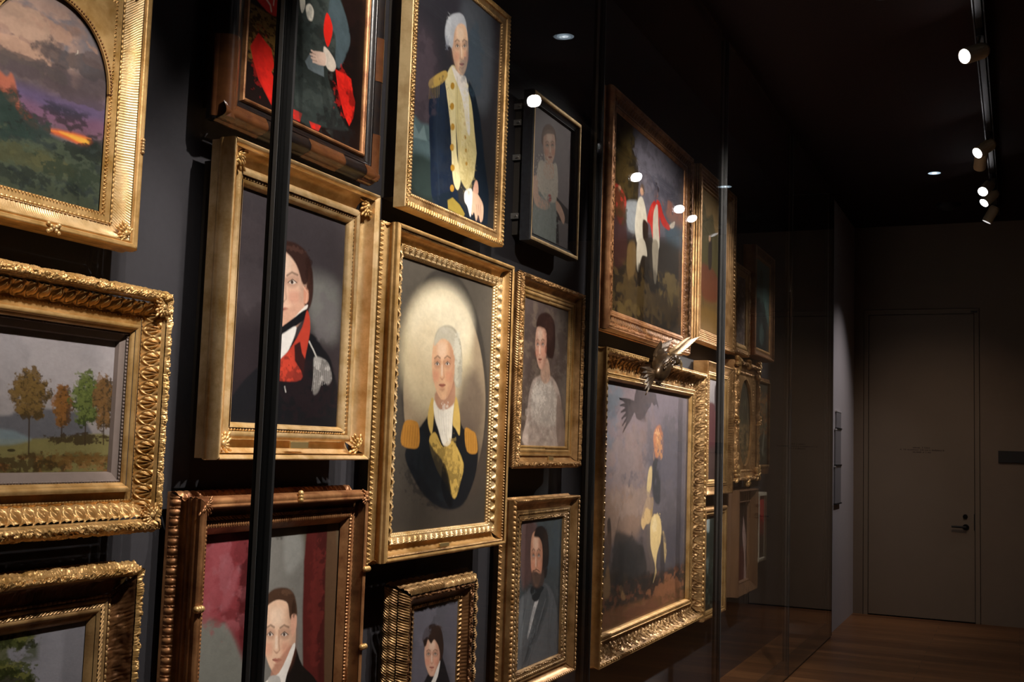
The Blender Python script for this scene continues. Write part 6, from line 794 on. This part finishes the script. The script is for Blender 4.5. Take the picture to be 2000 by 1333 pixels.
MB().lathe(EC+np.array([.190,-.040,.048]), (.75,-.2,-.35), [(0,.015),(.020,.012),(.036,.007),(.046,.001)], 12).lathe(EC+np.array([.218,-.047,.036]), (.25,-.1,-.95), [(0,.009),(.018,.006),(.032,.001)], 10).build('beak', M['plate'], eg, smooth=True)
w1 = MB()
for k in range(9): feather(w1, EC+np.array([.10+.020*k, -.01+.002*k, .075+.004*k]), EC+np.array([.30+.045*k, -.03, .10+.016*k]), .021)
for k in range(7): feather(w1, EC+np.array([.08+.022*k, -.02, .085+.006*k]), EC+np.array([.20+.042*k, -.035, .125+.014*k]), .017)
w1.blob(EC+np.array([.20,-.012,.105]), [(.15,0,.045),(-.008,0,.020),(0,.012,0)], 16, 9)
w1.build('wing', M['eagle_gilt'], eg)
w2 = MB()
for k in range(8): feather(w2, EC+np.array([-.05+.014*k, .03, .05]), EC+np.array([.04+.036*k, .025, .125+.008*k]), .019)
for k in range(6): feather(w2, EC+np.array([-.05+.016*k, .02, .05]), EC+np.array([.03+.030*k, .012, .10+.006*k]), .015)
w2.blob(EC+np.array([0.01,.025,.08]), [(.075,0,.065),(-.02,0,.02),(0,.012,0)], 14, 9)
w2.build('wing', M['eagle'], eg)
lg = MB()
for s in (-.02, .03):
    lg.tube(EC+np.array([s,.0,-.03]), EC+np.array([s+.01,.02,-.09]), .012, .008, 10)
    for k in (-1, 0, 1): lg.tube(EC+np.array([s+.01,.02,-.088]), EC+np.array([s+.015+.018*k,-.012,-.105]), .007, .002, 8)
lg.build('talons', M['eagle'], eg, smooth=True)
bb = MB().blob(EC+np.array([0,.10,.02]), [(.03,0,0),(0,.10,0),(0,0,.02)], 10, 8); bb.build('bracket', M['eagle'], eg, smooth=True)

# ------------------------------------------------------------------ track, lamp heads, downlights
trk = MB().box(-1.0, 11.4, TRACK_Y-.018, TRACK_Y+.018, 3.90, 3.935, .003)
trk.box(-1.0, 11.4, TRACK_Y-.030, TRACK_Y-.024, 3.905, 3.93).box(-1.0, 11.4, TRACK_Y+.024, TRACK_Y+.030, 3.905, 3.93)
for x in (0, 2.5, 5, 7.5, 10, 11.3): trk.box(x-.02, x+.02, TRACK_Y-.03, TRACK_Y+.03, 3.93, CEIL)
tk = trk.build('lighting_track', M['track'], loc=(5.2, TRACK_Y, CEIL)); tag(tk, 'long thin black lighting track running along the ceiling', 'track')
def head(x, z, target, lens, label):
    L0 = Vector((x, .24, z)); d = (Vector(target)-L0).normalized()
    e = empty('track_lamp', (x, TRACK_Y, 3.90)); tag(e, label, 'lamp', 'spot lamps on the ceiling track')
    c = L0-d*.004
    MB().lathe(c, -d, [(-.014,.0385),(-.014,.043),(0,.045),(.12,.045),(.14,.038),(.145,.0)], 28).build('lamp_body', M['head'], e, smooth=False)
    MB().lathe(c, -d, [(-.002,.0),(-.002,.034),(.002,.0385),(-.014,.0385)], 28).build('lens', M[lens], e)
    y_ = MB().tube((x, TRACK_Y, 3.90), (x, TRACK_Y, 3.86), .02, n=14)
    b0 = c-d*.09; y_.tube((x, TRACK_Y, 3.865), tuple(b0+Vector((0, -.0, .045))), .008, n=10)
    y_.build('yoke', M['track'], e)
names = ['round white-lit spot lamp, nearest seen on the ceiling track', 'lit spot lamp, second seen along the ceiling track', 'lit spot lamp, third bright disc along the ceiling track', 'lit spot lamp just below the third, fourth bright disc']
k = kk = 0
for h in HEADS:
    if h[0] > 5: lab = names[k]; k += 1
    else: lab = 'pale spot lamp, %s from the near end of the ceiling track' % ('first', 'second', 'third', 'fourth', 'fifth', 'sixth', 'seventh', 'eighth')[kk]; kk += 1
    head(h[0], h[1], h[2], 'lens', lab)
head(SIDE_HEADS[0][0], SIDE_HEADS[0][1], SIDE_HEADS[0][2], 'lens_side', 'pale lamp body aimed away, beside the second bright disc')
head(SIDE_HEADS[1][0], SIDE_HEADS[1][1], SIDE_HEADS[1][2], 'lens_side', 'pale lamp body tilted down with thin lit rim, farthest on the track')
for x, lab in ((5.88, 'recessed round downlight in the ceiling, cut by the top edge'), (9.83, 'recessed round downlight in the ceiling, farther one')):
    e = empty('downlight', (x, .62, CEIL)); tag(e, lab, 'downlight', 'recessed ceiling downlights')
    MB().lathe((x, .62, CEIL+.001), (0, 0, -1), [(0,.058),(.003,.058),(.004,.054),(.003,.050)], 32).build('trim_ring', M['black'], e, smooth=True)
    MB().lathe((x, .62, CEIL-.001), (0, 0, -1), [(0,.0),(0,.030),(.001,.050)], 32).build('reflector', M['well'], e)
    MB().lathe((x, .62, CEIL-.003), (0, 0, -1), [(0,.0),(0,.018)], 24).build('lamp', M['well_hot'], e)
sd = MB().lathe((11.1, .58, CEIL), (0, 0, -1), [(0,.11),(.02,.105),(.05,.06),(.06,.0)], 28).build('ceiling_speaker', M['black'], smooth=True, loc=(11.1, .58, CEIL))
tag(sd, 'small dark round fitting on the ceiling near the end wall', 'ceiling fitting')

# ------------------------------------------------------------------ placards on the pale wall, black sign box
for (x0, x1, z0, z1, lab) in ((10.745, 11.03, 1.845, 1.995, 'small grey label placard on the pale wall, topmost of three'),
                               (10.69, 11.03, 1.505, 1.825, 'grey label placard on the pale wall, middle of three'),
                               (10.672, 11.04, 1.150, 1.483, 'grey label placard on the pale wall, lowest of three')):
    e = empty('label_placard', ((x0+x1)/2, 1.545, z0)); tag(e, lab, 'placard', 'label placards beside the case')
    MB().box(x0, x1, 1.53, 1.5455, z0, z1).build('plate', M['placard'], e)
    MB().box(x0-.01, x1+.01, 1.526, 1.5455, z1, z1+.012).build('rim', M['placard_rim'], e)
    MB().box(x0, x1, 1.520, 1.5455, z0-.010, z0+.002).build('under_shadow', M['black'], e)  # black strip modelled in place of the shade under the placard
sg = MB().box(ENDX-.03, ENDX+.001, -.40, .177, 1.573, 1.687, .003).build('sign_box', M['black'], loc=(ENDX, -.1, 1.573))
tag(sg, 'black rectangular box on the end wall, right of the door', 'wall box')
